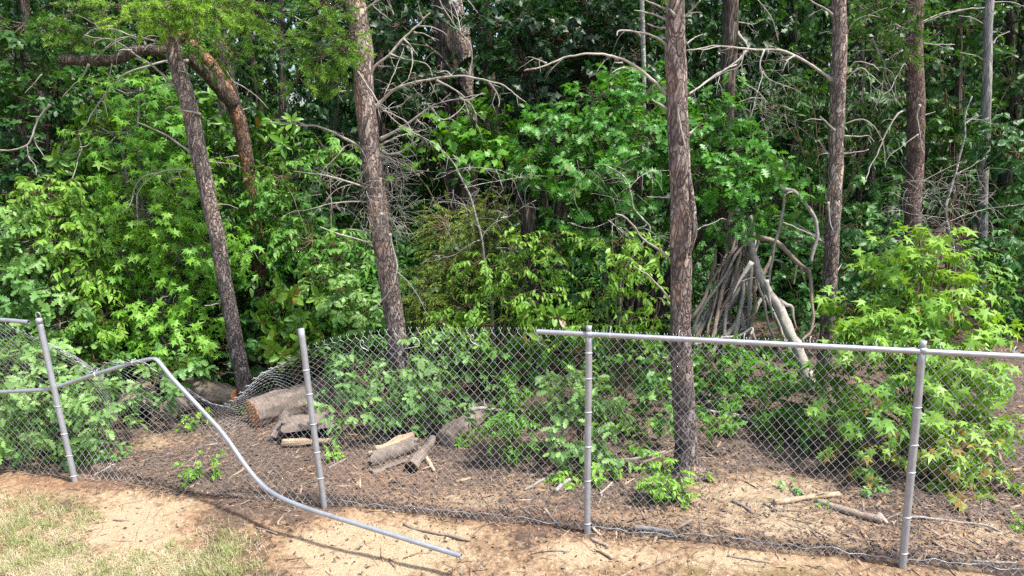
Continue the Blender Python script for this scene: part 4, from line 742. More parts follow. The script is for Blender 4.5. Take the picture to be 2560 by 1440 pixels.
tree('dogwood_sapling', 'shaded broad-leaved shrub behind the mesh between two middle posts', 'shrub', (1400, 1000), [
    (1330, 890, 80, 36, 8.0, .3, 1, .45), (1420, 870, 70, 40, 7.8, .3, 1, .45), (1560, 900, 80, 45, 7.6, .35, 1, .4), (1640, 900, 60, 60, 7.6, .3, 1, .4), (1590, 980, 60, 40, 7.4, .3, 1, .5), (1260, 900, 60, 50, 8.2, .3, .9, .4), (1650, 1000, 50, 40, 7.3, .25, .9, .4)], 'lobed', 'cherry', 0.12, 1.9, 0.01, 7.9, k=8, L0=0.24)
tree('oak_sapling', 'white oak sapling with pale lobed leaves behind the third fence post', 'sapling', (1450, 1130), [
    (1410, 940, 32, 22, 6.9, .15, 1.2, .93), (1450, 955, 30, 24, 6.9, .15, 1.1, .85), (1410, 985, 34, 24, 6.85, .15, 1.2, .8), (1480, 990, 40, 26, 6.85, .15, 1.1, .7), (1440, 1030, 50, 26, 6.8, .2, 1.1, .75), (1510, 1020, 30, 30, 6.8, .15, 1, .6), (1460, 1080, 50, 26, 6.7, .2, 1.1, .6), (1400, 1100, 30, 26, 6.7, .15, 1, .5), (1500, 1085, 36, 30, 6.7, .2, 1, .55), (1520, 1130, 40, 24, 6.65, .15, .9, .7)], 'oak', 'oak', 0.115, 2.2, 0.008, 6.85, k=8, L0=0.17, jit=0.4)
tree('fern_shrub', 'fine-leaved dark green shrub beside the grey log', 'shrub', (1275, 1140), [
    (1280, 970, 36, 26, 6.95, .15, 1, .8), (1270, 1030, 56, 40, 6.9, .2, 1.2, .7), (1290, 1090, 54, 40, 6.8, .2, 1.2, .6), (1220, 1080, 30, 26, 6.8, .15, .9, .65), (1320, 1040, 36, 36, 6.85, .2, 1, .7)], 'oval', 'maple', 0.05, 3.2, 0.008, 7.1, k=12, L0=0.14, jit=0.6)
tree('azalea_bush', 'small bright green bush at the foot of the thickest pine', 'bush', (1680, 1262), [
    (1655, 1165, 36, 18, 6.0, .12, 1.2, .85), (1640, 1195, 32, 20, 5.95, .12, 1.2, .8), (1685, 1200, 34, 24, 5.95, .12, 1.2, .8), (1650, 1225, 34, 16, 5.9, .1, 1.1, .7), (1695, 1228, 28, 14, 5.9, .1, 1.1, .75)], 'ovalo', 'weed', 0.062, 2.2, 0.006, 5.95, k=10, L0=0.1, jit=0.5)
tree('sweetgum_sapling', 'large young star-leaved sweetgum with reddish tips behind the right fence post', 'tree', (2280, 1190), [
    (2300, 600, 50, 26, 7.0, .2, 1, .85), (2230, 640, 50, 26, 7.0, .25, 1, .7), (2340, 650, 50, 30, 6.95, .25, 1.1, .8), (2290, 700, 70, 40, 6.9, .3, 1.1, .65), (2380, 720, 50, 40, 6.85, .25, 1.1, .8), (2120, 770, 60, 26, 6.9, .25, 1.1, .7), (2200, 790, 80, 36, 6.8, .3, 1.2, .65), (2320, 790, 80, 40, 6.8, .35, 1.2, .6), (2410, 800, 50, 40, 6.8, .25, 1, .8),
    (2140, 840, 60, 30, 6.75, .3, 1, .6), (2250, 860, 80, 36, 6.7, .35, 1.2, .65), (2360, 880, 80, 40, 6.6, .35, 1.2, .8), (2460, 880, 50, 36, 6.6, .25, 1, .75), (2150, 940, 70, 40, 6.6, .3, 1, .5), (2260, 950, 70, 40, 6.5, .35, 1, .6), (2380, 960, 80, 45, 6.45, .35, 1.2, .75), (2470, 970, 40, 36, 6.5, .2, 1, .8), (2180, 1020, 80, 36, 6.4, .3, 1, .6),
    (2300, 1040, 80, 40, 6.35, .35, 1.1, .75), (2420, 1050, 80, 40, 6.3, .3, 1.1, .75), (2100, 1010, 60, 30, 6.5, .25, 1, .4), (2500, 1050, 30, 30, 6.3, .2, .9, .7)], 'star', 'gumr', 0.135, 2.9, 0.016, 6.8, k=8, L0=0.28, odd=0.012, droop=0.45)
tree('sweetgum_sapling', 'low star-leaved shoots turning orange and red near the ground at right', 'sapling', (2330, 1230), [
    (2380, 1110, 90, 36, 6.1, .25, 1, .93), (2300, 1100, 60, 30, 6.15, .2, .9, .9), (2440, 1130, 60, 40, 6.05, .25, 1, .8), (2400, 1190, 80, 26, 5.95, .2, .9, .9), (2150, 1110, 50, 26, 6.3, .2, .8, .8), (2470, 1200, 40, 20, 5.95, .15, .8, .5), (2200, 1160, 50, 20, 6.1, .15, .5, .6)], 'star', 'gumr', 0.115, 2.6, 0.01, 6.1, k=8, L0=0.22, odd=0.28)
tree('oak_shrub', 'low bramble of lobed leaves right of the thickest pine', 'shrub', (1900, 1060), [
    (1800, 950, 60, 36, 8.0, .3, .8, .4), (1880, 920, 70, 40, 8.0, .3, .9, .45), (1950, 970, 70, 36, 7.6, .3, .8, .45), (1880, 1010, 60, 26, 7.3, .25, .8, .6), (1960, 1060, 50, 24, 7.1, .2, .8, .6), (1800, 1060, 50, 18, 7.0, .2, .7, .6), (2040, 960, 60, 50, 7.4, .3, .9, .4), (2040, 1040, 50, 30, 7.0, .25, .9, .45), (1860, 860, 60, 36, 8.6, .3, .8, .4), (1780, 880, 50, 40, 8.6, .3, .9, .5), (1800, 990, 60, 30, 7.8, .25, .9, .35), (1930, 900, 60, 40, 8.6, .3, 1, .35), (1990, 1010, 60, 30, 7.4, .25, 1, .35), (2080, 1060, 50, 30, 6.9, .25, 1, .5), (1780, 910, 60, 40, 8.2, .3, 1, .35)], 'lobed', 'maple', 0.1, 2.0, 0.008, 7.8, k=8, L0=0.22)
tree('oak_tree', 'shaded yellowish oak behind the slim pine, right of the stick shelter', 'tree', (2150, 900), [
    (2130, 650, 70, 60, 10, .5, .9, .5), (2180, 700, 60, 60, 9.8, .4, .9, .4), (1990, 600, 50, 60, 10.5, .4, .8, .5), (1970, 700, 50, 60, 10.4, .4, .7, .4), (2140, 560, 60, 40, 10.6, .4, .8, .5), (2010, 780, 50, 50, 10, .3, .6, .4)], 'oak', 'oakd', 0.13, 1.9, 0.014, 10, k=8, L0=0.26)
tree('holly_tree', 'glossy dark leaved branch hanging at the right edge', 'tree', (2640, 900), [
    (2520, 600, 60, 60, 10.0, .4, 1.1, .45), (2480, 620, 40, 40, 9.9, .3, 1, .5), (2540, 380, 60, 60, 10.4, .4, 1, .4), (2500, 340, 50, 50, 10.6, .35, .9, .4), (2550, 500, 40, 60, 10.2, .3, .9, .4)], 'ovalo', 'oakd', 0.12, 2.1, 0.02, 10.4, k=9, L0=0.26, droop=0.5)
tree('dogwood_sapling', 'fine leaved shrub on the shady slope at right', 'shrub', (2480, 860), [
    (2440, 690, 60, 36, 9.0, .3, .8, .7), (2480, 740, 50, 36, 9.0, .3, .7, .6), (2400, 640, 40, 30, 9.2, .3, .6, .6), (2190, 600, 50, 26, 13, .3, .7, .7)], 'oval', 'cherry', 0.085, 1.6, 0.008, 9.2, k=9, L0=0.24)
tree('dogwood_tree', 'layered light green dogwood behind the slim pine', 'tree', (2050, 700), [
    (1960, 260, 90, 40, 12, .5, 1, .6), (2030, 220, 80, 45, 12, .5, 1, .55), (2150, 250, 80, 50, 12, .5, 1, .55), (1980, 320, 100, 40, 11.8, .5, 1, .55), (2200, 330, 90, 45, 11.8, .5, .9, .5), (2060, 370, 90, 36, 11.6, .4, .8, .5), (2230, 250, 60, 40, 12, .4, .8, .55)], 'lance', 'farl', 0.17, 2.2, 0.02, 12, k=10, L0=0.4, droop=0.7)
tree('oak_tree', 'pale lit oak leaves behind the grey trunk and reddish pine', 'tree', (2370, 700), [
    (2350, 160, 60, 50, 12, .4, .9, .4), (2380, 260, 60, 60, 12, .4, .9, .5), (2340, 320, 40, 50, 11.8, .3, .9, .7), (2400, 400, 50, 60, 11.6, .4, .7, .4), (2350, 440, 60, 40, 11.6, .4, .6, .5), (2530, 200, 50, 80, 12, .4, .7, .4), (2400, 60, 70, 50, 12.4, .4, .8, .3)], 'oak', 'farl', 0.15, 2.0, 0.02, 12, k=8, L0=0.3)
# canopy pieces hanging high behind the pines
tree('oak_tree', 'blue-green oak crown hanging across the top at centre', 'tree', (1380, 700), [
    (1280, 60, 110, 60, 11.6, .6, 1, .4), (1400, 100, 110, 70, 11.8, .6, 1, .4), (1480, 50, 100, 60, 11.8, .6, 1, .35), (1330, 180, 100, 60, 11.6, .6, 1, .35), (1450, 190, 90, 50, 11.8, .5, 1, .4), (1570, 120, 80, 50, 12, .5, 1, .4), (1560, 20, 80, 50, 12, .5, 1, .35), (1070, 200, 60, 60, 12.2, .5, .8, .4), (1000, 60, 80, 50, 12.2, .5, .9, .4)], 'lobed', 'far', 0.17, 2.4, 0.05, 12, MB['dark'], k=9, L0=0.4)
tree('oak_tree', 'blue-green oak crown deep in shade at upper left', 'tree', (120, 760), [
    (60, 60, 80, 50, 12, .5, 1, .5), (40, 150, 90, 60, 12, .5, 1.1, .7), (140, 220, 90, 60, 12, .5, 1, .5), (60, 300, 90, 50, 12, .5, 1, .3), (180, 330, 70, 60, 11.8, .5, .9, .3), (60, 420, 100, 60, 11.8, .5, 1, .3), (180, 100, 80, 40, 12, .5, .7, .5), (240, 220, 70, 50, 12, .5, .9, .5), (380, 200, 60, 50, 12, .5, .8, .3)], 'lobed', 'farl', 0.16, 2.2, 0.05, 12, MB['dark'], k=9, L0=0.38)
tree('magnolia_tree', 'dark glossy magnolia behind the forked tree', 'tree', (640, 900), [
    (520, 300, 70, 60, 11.2, .4, 1, .3), (680, 360, 90, 60, 11.2, .4, 1, .3), (560, 380, 60, 60, 11, .4, .9, .3), (640, 480, 70, 50, 11, .4, .9, .35), (240, 310, 30, 26, 9.8, .2, 1, .7), (160, 400, 34, 26, 9.7, .2, 1, .6), (210, 440, 30, 26, 9.7, .2, 1, .5), (290, 420, 40, 40, 10, .2, .9, .4), (250, 390, 30, 20, 9.8, .2, .8, .5)], 'mag', 'mag', 0.21, 2.1, 0.02, 10.6, MB['dark'], k=8, L0=0.3, rosette=True, odd=0.02)

# pine boughs with needles
def needle_geo(blobs, dens=0.6, tuft=26, ln=0.066, wd=0.0042):
    g = Geo(); gt = Geo()
    for b in blobs:
        c, r = px_ellipsoid(b[:6]); n = int(b[6] * dens); u, d = ball(n, 0.4); p0 = c + u * r
        ax = nrm(u * 0.7 + rng.normal(size=(n, 3)) * np.array([0.6, 0.5, 0.3]) + np.array([0, -0.15, -0.25])); tone = b[7] + 0.3 * fbm(p0 * 4, 77) + 0.22 * rng.normal(size=n)
        for p, a, tn in zip(p0, ax, tone):
            Ls = rng.uniform(0.12, 0.26); m = tuft * 3; t = rng.random(m) ** 0.8; pp = p + a * (t * Ls)[:, None]
            rd = nrm(rng.normal(size=(m, 3))); rd = nrm(rd - a * (rd @ a)[:, None]); dd = nrm(a * 0.75 + rd * 0.8 + rng.normal(size=(m, 3)) * 0.12); e = pp + dd * (ln * rng.uniform(0.7, 1.15, m))[:, None]
            sd = nrm(np.cross(dd, rng.normal(size=(m, 3)))) * wd
            V = np.stack([pp - sd, pp + sd, e], 1).reshape(-1, 3); g.add(V, None, np.arange(m * 3).reshape(-1, 3), np.repeat(np.clip(tn + rng.normal(size=m) * 0.04 + 0.25 * (t - 0.5), 0, 1), 3))
            gt.tube(np.array([p - a * 0.12 + (c - p) * 0.1, p, p + a * Ls]), [0.005, 0.004, 0.002], 3, cap=False)
    return g, gt
def boughs(root, blobs, mat, **kw):
    g, gt = needle_geo(blobs, **kw); g.link('needle_bough', LM[mat], root, smooth=False); gt.link('needle_twigs', MB['red'], root)
boughs(P1, [(350, 25, 70, 40, 8.5, .35, 75, .8), (430, 10, 80, 40, 8.5, .35, 90, .8), (520, 30, 70, 40, 8.6, .35, 75, .6), (420, 60, 40, 20, 8.5, .2, 26, .7), (600, 20, 80, 40, 8.8, .35, 65, .5)], 'pine')
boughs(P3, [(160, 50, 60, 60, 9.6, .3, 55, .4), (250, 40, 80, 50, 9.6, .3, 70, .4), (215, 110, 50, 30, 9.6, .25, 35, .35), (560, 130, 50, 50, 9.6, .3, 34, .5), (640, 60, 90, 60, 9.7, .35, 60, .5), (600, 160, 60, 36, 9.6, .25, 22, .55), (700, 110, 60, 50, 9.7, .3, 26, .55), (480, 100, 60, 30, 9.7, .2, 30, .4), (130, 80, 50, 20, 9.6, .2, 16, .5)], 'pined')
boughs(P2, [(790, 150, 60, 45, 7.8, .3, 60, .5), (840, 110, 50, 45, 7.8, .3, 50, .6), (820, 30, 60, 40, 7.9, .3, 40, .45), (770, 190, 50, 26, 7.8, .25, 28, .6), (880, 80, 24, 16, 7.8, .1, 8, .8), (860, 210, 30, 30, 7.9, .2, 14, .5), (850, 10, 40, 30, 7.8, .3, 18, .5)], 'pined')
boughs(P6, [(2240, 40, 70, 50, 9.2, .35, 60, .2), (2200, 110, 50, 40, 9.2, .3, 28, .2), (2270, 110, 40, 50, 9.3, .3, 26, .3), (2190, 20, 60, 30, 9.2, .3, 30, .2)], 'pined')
boughs(P4, [(2180, 215, 34, 14, 8.9, .15, 6, .5)][:0] or [(1700, -90, 90, 40, 6.3, .4, 40, .5)], 'pined')

# bare saplings
def bare(label, main, Y, r0, r1, subs, seed, fine=None, mat='lichen', cat='sapling'):
    P = [at(x, y, Y) for x, y in main]; base = P[0].copy(); base[2] = 0; P = [base + np.array([0, 0, -0.05])] + P; t = thing('bare_sapling', base, label, cat)
    Pp, rr = smooth_path(P, np.linspace(r0 * .85, r1 * .7, len(P)) / F * Y, 6); g = Geo(); g.tube(Pp + 0.008 * np.stack([fbm(Pp * 6, c) for c in range(3)], 1), rr, 10, True, 0.12, seed, 20); g.link('trunk', MB[mat], t)
    branches(t, [(s, max(1.8, r1 * 1.1), 0.9, 6, 0.15 * (-1) ** k) for k, s in enumerate(subs)], Y, MB[mat], 'bare_branch')
    if fine: fine_twigs(t, fine[:4], Y, fine[4], seed, (0.15, 0.5))
    return t
bare('thin bare sapling forking in front of the cedar', [(1232, 800), (1225, 740), (1215, 680), (1205, 600), (1190, 540), (1175, 490), (1155, 450), (1135, 410), (1105, 375)], 8.6, 4.5, 2, [[(1202, 600), (1225, 565), (1265, 545), (1300, 522), (1340, 500)], [(1200, 600), (1180, 608), (1140, 635), (1090, 650), (1060, 655)], [(1172, 515), (1140, 508), (1080, 500)], [(1155, 430), (1170, 415), (1187, 395)], [(1160, 470), (1230, 455), (1300, 445), (1370, 440)], [(1100, 445), (1160, 420), (1240, 425), (1300, 440)], [(1150, 405), (1128, 385)], [(1240, 620), (1275, 620), (1320, 620)], [(1250, 545), (1270, 540), (1240, 525)]], 61, (1060, 1330, 420, 560, 70))
bare('lichen covered bare sapling in front of the reddish pine at right', [(2372, 800), (2378, 740), (2385, 680), (2383, 620), (2368, 560), (2365, 520), (2378, 470), (2395, 410), (2412, 340), (2412, 290), (2430, 240)], 8.0, 5.5, 2, [[(2370, 555), (2420, 535), (2480, 520), (2560, 510), (2600, 505)], [(2366, 530), (2345, 500), (2320, 470)], [(2412, 310), (2440, 290)], [(2365, 545), (2320, 540), (2260, 530), (2230, 515)], [(2380, 440), (2420, 420), (2450, 400)], [(2370, 520), (2400, 480), (2440, 450)], [(2385, 600), (2400, 640), (2412, 690)]], 62, (2270, 2480, 420, 600, 110))
bare('crooked lichen spotted sapling left of the thickest pine', [(1550, 850), (1550, 770), (1552, 700), (1575, 650), (1600, 620), (1625, 575), (1610, 550), (1585, 520), (1578, 485), (1560, 440), (1510, 410)], 8.0, 4.5, 2, [[(1580, 525), (1540, 545), (1480, 570), (1430, 560)], [(1620, 595), (1650, 590), (1680, 585)], [(1570, 470), (1620, 430), (1680, 425)], [(1520, 550), (1560, 580)], [(1620, 560), (1600, 575)]], 63, (1430, 1620, 400, 500, 30))
# ragged grey stump
s0 = at(1335, 640, 9.2); s0[2] = 0; st = thing('broken_stump', s0, 'grey broken stump wrapped in greenery behind the cherry sapling', 'stump'); g = Geo()
Pp, rr = smooth_path([s0, at(1330, 700, 9.2), at(1325, 600, 9.2), at(1318, 515, 9.2)], np.array([24, 23, 21, 19]) / F * 9.2, 6); v, q, t_ = tube(Pp, rr, 24, False, 0.25, 9, 10)
v[-24:, 2] += 0.1 * rng.random(24); g.add(v, q); g.link('trunk', MB['dark'], st)

# ------------------------------------------------------------------ stick shelter
GS = 'dead sticks leaning together as a rough shelter'
def stick(label, pl, Y0, Y1, r0, r1, mat=STICK, group=None, name='stick', cat='stick', tw=2, ground=False, seed=0, ns=9, subs=()):
    n = len(pl); P = np.array([at(x, y, Y0 + (Y1 - Y0) * k / (n - 1)) for k, (x, y) in enumerate(pl)])
    if ground:
        P = np.array([gp(x, y, 0.0) for x, y in pl]); P[:, 2] = gz(P[:, 0], P[:, 1]) + np.linspace(r0, r1, n) / F * P[:, 1] * 0.9
    rs = random.Random(seed); Pp, rr = smooth_path(P, np.linspace(r0, r1, n) / F * P[:, 1].mean(), 6); g = Geo()
    Pp = Pp + 0.007 * np.stack([fbm(Pp * 9, seed + c) for c in range(3)], 1) + (0 if ground else 0.045) * np.stack([fbm(Pp * 2.6, seed + 5 + c) for c in range(3)], 1); g.tube(Pp, rr * (1 + .2 * fbm(Pp * 12, seed)), ns, True, 0.22, seed, 16, tint=rs.uniform(0.3, 0.8))
    for _ in range(tw):
        i = rs.randrange(2, len(Pp) - 2); d = nrm(np.array([rs.uniform(-1, 1), rs.uniform(-1, 1), rs.uniform(-.2, .8)])); L0 = rs.uniform(0.04, 0.2); g.tube(np.array([Pp[i], Pp[i] + d * L0 * 0.6, Pp[i] + d * L0 + [0, 0, -0.01]]), [rr[i] * 0.5, rr[i] * 0.35, 0.0015], 4, tint=0.6)
    for s in subs:
        Q = np.array([at(x, y, Y0 + (Y1 - Y0) * 0.6 - 0.03 * k) for k, (x, y) in enumerate(s)]); Qp, qr = smooth_path(Q, np.linspace(r0 * 0.5, 1.0, len(s)) / F * Y0, 5); g.tube(Qp, qr, 6, tint=0.7)
    o = g.link(name, mat, None, P[0]); return tag(o, label, cat, group)
SL = [([(1728, 800), (1790, 690), (1840, 612)], 4), ([(1730, 842), (1795, 730), (1850, 608)], 5), ([(1733, 875), (1790, 760), (1835, 670), (1862, 600)], 4.5), ([(1742, 880), (1800, 780), (1845, 690), (1872, 600)], 5), ([(1755, 890), (1820, 770), (1860, 690), (1880, 590)], 5.5), ([(1770, 900), (1840, 800), (1870, 700), (1885, 600)], 5), ([(1785, 905), (1850, 800), (1885, 720), (1925, 640)], 5),
      ([(1745, 830), (1790, 740), (1820, 660), (1845, 580)], 4), ([(1830, 905), (1865, 850), (1875, 760), (1880, 600), (1875, 540)], 5.5), ([(1862, 900), (1866, 840), (1853, 760), (1868, 680), (1866, 600)], 5), ([(1800, 905), (1850, 840), (1890, 770), (1915, 720)], 4.5), ([(1738, 860), (1770, 790), (1815, 700), (1855, 640)], 4), ([(1775, 710), (1785, 660), (1793, 622)], 3.5), ([(1760, 865), (1800, 810), (1830, 740), (1848, 650), (1840, 560)], 3.5),
      ([(1810, 900), (1838, 840), (1850, 760), (1862, 690)], 4), ([(1870, 900), (1880, 820), (1888, 720), (1880, 620)], 4.5), ([(1728, 830), (1760, 770), (1800, 700), (1850, 630), (1890, 590)], 3.5), ([(1850, 910), (1820, 800), (1835, 700), (1870, 590), (1890, 560)], 3), ([(1735, 895), (1780, 820), (1810, 720), (1845, 620)], 4), ([(1790, 880), (1810, 790), (1850, 720), (1870, 640)], 3.5), ([(1720, 900), (1760, 850), (1800, 790), (1830, 740)], 3.5), ([(1740, 850), (1800, 760), (1850, 650)], 6), ([(1752, 905), (1812, 800), (1868, 625)], 5.5), ([(1825, 905), (1850, 790), (1876, 640)], 5.5), ([(1765, 870), (1830, 730), (1858, 590)], 4.5)]
_r = random.Random(9)
for _ in range(9):
    bx = _r.uniform(1722, 1905); tx = _r.uniform(1850, 1900); ty = _r.uniform(552, 625); by = _r.uniform(850, 905); mx = (bx + tx) / 2 + _r.uniform(-14, 14)
    SL.append(([(bx, by), (mx - 8, (by + ty) / 2 + 40), (mx + 10, (by + ty) / 2 - 40), (tx, ty)], _r.uniform(2.4, 4.6)))
SL += [([(1990, 900), (1950, 830), (1910, 720), (1878, 610)], 3.5), ([(1960, 905), (1925, 820), (1890, 700), (1862, 585)], 3)]
for k, (pl, r) in enumerate(SL):
    stick('grey dead stick among the bundle leaning into the shelter', pl, 8.6 + 0.5 * ((k * 7) % 5) / 5, 9.15 + 0.06 * ((k * 3) % 4 - 1.5), r * 1.35, r * 0.9, DEAD if k % 3 else STICK, GS, seed=k + 200, tw=5)
stick('thick weathered pole leaning right of the stick bundle down to the ground', [(2040, 985), (2012, 920), (1985, 860), (1950, 780), (1915, 710), (1885, 640), (1870, 600)], 7.9, 8.9, 16, 8, DEAD, name='leaning_log', cat='log', tw=1, seed=240, ns=18, subs=([(1945, 750), (1965, 762), (1980, 768), (1984, 795), (1992, 822)], [(1915, 700), (1922, 740), (1935, 805)], [(1880, 655), (1850, 700), (1830, 740)]))
stick('long curved dead branch arching right from the top of the stick bundle', [(1885, 592), (1920, 600), (1955, 615), (1985, 650), (2010, 670), (2024, 690), (2028, 750), (2031, 820), (2006, 852)], 9.0, 8.2, 7, 3, STICK, name='fallen_branch', cat='branch', tw=4, seed=241, subs=([(2031, 822), (2044, 850)], [(2005, 668), (2034, 672)], [(1992, 662), (1988, 690), (1984, 712)], [(2002, 668), (2008, 690), (2016, 710)]))
stick('crooked dead branch hanging in front of the red oak leaves', [(1932, 462), (1960, 475), (1985, 480), (2010, 505), (2035, 535), (2044, 560), (2043, 605), (2026, 658)], 8.5, 8.3, 6, 4, DEAD, name='fallen_branch', cat='branch', tw=2, seed=242)
stick('upright thin stick crossing the thick leaning pole', [(1960, 480), (1955, 550), (1935, 610), (1928, 650), (1922, 700), (1912, 735)], 8.6, 8.7, 3.5, 3, DEAD, name='fallen_branch', cat='branch', tw=2, seed=243, subs=([(1928, 652), (1945, 650), (1958, 657)], [(1922, 690), (1880, 695), (1852, 704)]))
stick('forked stick lying low beside the stick bundle', [(1730, 862), (1790, 845), (1850, 838), (1880, 820), (1876, 838)], 8.4, 8.2, 4, 3, DEAD, tw=2, seed=244)

# ------------------------------------------------------------------ logs
def log(name, label, a, b, Ya, Yb, ra, rb, mat, cutA=CUT, cutB=CUT, rough=0.12, cat='log', seed=0, flat=1.0, ends=True, taper=1):
    A = at(a[0], a[1], Ya); B = at(b[0], b[1], Yb); P = np.array([A + (B - A) * t for t in np.linspace(0, 1, 22)]); r = np.linspace(ra / F * Ya, rb / F * Yb, 22)
    base = (A + B) / 2; t = thing(name, base, label, cat); P = P + 0.02 * np.stack([fbm(P * 4, seed + c) for c in range(3)], 1); NS = 36; v, q, _ = tube(P, r, NS, False, rough, seed, 6.0)
    cc = np.repeat(P, NS, 0); rv = v - cc; th_ = np.tile(np.arange(NS), 22) * 6.283 / NS; sx_ = np.repeat(np.arange(22), NS) * np.linalg.norm(B - A) / 21
    fur = fbm(np.stack([np.cos(th_) * 5, np.sin(th_) * 5, sx_ * 3.5], 1), seed + 3) + .6 * fbm(np.stack([np.cos(th_) * 11, np.sin(th_) * 11, sx_ * 9], 1), seed + 4)
    v = cc + rv * (1 + 0.15 * fur)[:, None]
    g = Geo(); g.add(v, q, None, np.clip(0.5 + 0.55 * fur, 0, 1)); g.link('bark', mat, t)
    for e, c, cm in ((0, A, cutA), (21, B, cutB)):
        if cm is None: continue
        rim = v[e * 36:(e + 1) * 36]; g = Geo(); ctr = rim.mean(0); vs = [ctr + (rim - ctr) * k for k in (0.97, 0.6, 0.25)]; ax = nrm(B - A) * (0.006 if e else -0.006)
        V = np.vstack([rim] + [x + ax * (1 + 0.6 * k) + 0.004 * rng.normal(size=x.shape) for k, x in enumerate(vs)] + [ctr[None] + ax]); j = np.arange(36); Q = [np.stack([k * 36 + j, k * 36 + (j + 1) % 36, (k + 1) * 36 + (j + 1) % 36, (k + 1) * 36 + j], 1) for k in range(3)]
        T = np.stack([3 * 36 + j, 3 * 36 + (j + 1) % 36, np.full(36, 144)], 1); g.add(V, np.vstack(Q), T); g.link('cut_end', cm, t)
    return t
def rest(px, py, r):   # forward distance at which a log of radius r px showing its centre at (px,py) rests on the ground
    Y = 8.0
    for _ in range(20): Y = gp(px, py, r / F * Y * 0.85)[1]
    return Y
log('big_log', 'large bark-covered log with an orange sawn end, left of the second post', (632, 1036), (880, 962), rest(632, 1036, 34), rest(632, 1036, 34) + 1.25, 42, 46, MB['log'], rough=0.16, seed=3)
log('sawn_log', 'sawn log lying behind the dip of the mesh, orange cut facing right', (470, 975), (596, 992), rest(470, 975, 34) , rest(596, 992, 28), 36, 26, MB['log'], None, CUT, seed=4)
log('short_log', 'short grey round log under the kinked rail', (455, 1012), (420, 1030), rest(455, 1012, 30) + .1, rest(420, 1030, 28), 30, 28, MB['log'], None, STICK, seed=5)
log('grey_log', 'large grey log slanting beside the fine-leaved shrub', (1112, 1098), (1222, 1020), rest(1112, 1098, 22), rest(1222, 1020, 20), 29, 23, MB['log'], STICK, None, seed=6, rough=0.2)
log('wood_chunk', 'dark wood chunk between the split log and grey log', (1050, 1068), (1110, 1078), rest(1050, 1068, 20), rest(1110, 1078, 20), 20, 20, MB['dark'], STICK, STICK, seed=16, rough=0.2)
log('furrowed_branch', 'furrowed grey branch standing on the soil right of the split log', (1028, 1168), (1082, 1098), rest(1028, 1172, 15), rest(1082, 1098, 15), 17, 11, MB['log'], BLACKW, None, seed=7, rough=0.22)
log('bark_slab', 'furrowed bark slab propped against the big log', (684, 1092), (722, 1030), rest(684, 1095, 12), rest(700, 1075, 12) - .05, 14, 15, MB['log'], None, None, seed=8, rough=0.25)
log('branch_piece', 'thin grey branch lying below the split log', (930, 1182), (1015, 1150), rest(930, 1182, 7), rest(1015, 1152, 7), 8, 6, MB['log'], STICK, STICK, seed=9, rough=0.2, cat='branch')
def hollow(name, label, a, b, Ya, Yb, r, a0, a1, outm, inm, seed, th=0.16):
    """curved shell of bark, open between angles"""
    A = at(*a, Ya); B = at(*b, Yb); T = nrm(B - A); e1 = nrm(np.cross(T, [0, 0, 1])); e2 = np.cross(e1, T); n = 26; m = 24; an = np.linspace(R(a0), R(a1), m)
    t = thing(name, (A + B) / 2, label, 'log'); sheets = []
    for rad in (r, r * (1 - th)):
        P = np.array([[A + (B - A) * s + (math.cos(x) * e1 + math.sin(x) * e2) * rad / F * Ya for x in an] for s in np.linspace(0, 1, n)])
        P += (0.1 * r / F * Ya) * np.stack([fbm(P.reshape(-1, 3) * 9, seed + c) for c in range(3)], 1).reshape(P.shape)
        P[0] += T * (0.03 * rng.normal(size=(m, 1))); P[-1] += T * (0.03 * rng.normal(size=(m, 1))); sheets.append(P)
    i = np.arange(n - 1)[:, None] * m + np.arange(m - 1)[None]; Q = np.stack([i, i + 1, i + m + 1, i + m], -1).reshape(-1, 4)
    g = Geo(); g.add(sheets[0].reshape(-1, 3), Q); g.link('bark', outm, t); g = Geo(); g.add(sheets[1].reshape(-1, 3), Q[:, ::-1]); g.link('hollow_inside', inm, t)
    g = Geo(); v = np.vstack([s.reshape(-1, 3) for s in sheets]); nm = n * m; per = list(range(m)) + [k * m + m - 1 for k in range(1, n)] + [(n - 1) * m + k for k in range(m - 2, -1, -1)] + [k * m for k in range(n - 2, 0, -1)]
    per = np.array(per); g.add(v, np.stack([per, np.roll(per, -1), np.roll(per, -1) + nm, per + nm], 1)); g.link('broken_rim', TAN if seed == 1 else DEAD, t)
hollow('hollow_log', 'hollow half log with near-black inside, behind the second post', (712, 1078), (838, 1062), rest(712, 1078, 32), rest(838, 1062, 32), 38, 15, 235, MB['log'], BLACKW, 2)
hollow('hollow_stump', 'short hollow log with a pale broken rim, mouth open beneath the fallen rail', (335, 1032), (345, 985), rest(335, 1035, 44), rest(335, 1035, 44) + .5, 44, -20, 215, MB['log'], BLACKW, 3)
hollow('split_log', 'split log with torn tan wood on top, in the middle of the fence', (928, 1145), (1035, 1105), rest(928, 1140, 24), rest(1035, 1105, 24), 30, 170, 420, MB['log'], TAN, 1, 0.35)
log('wood_core', 'pale tan wood core lying inside the split log', (938, 1128), (1030, 1094), rest(928, 1140, 24) + .02, rest(1035, 1105, 24) + .02, 15, 13, TAN, TAN, TAN, rough=0.3, seed=11)
log('bark_strip', 'flat pale strip of bark below the hollow half log', (708, 1106), (832, 1104), rest(708, 1110, 8), rest(832, 1108, 8), 10, 8, TAN, TAN, TAN, rough=0.45, seed=12, cat='bark')

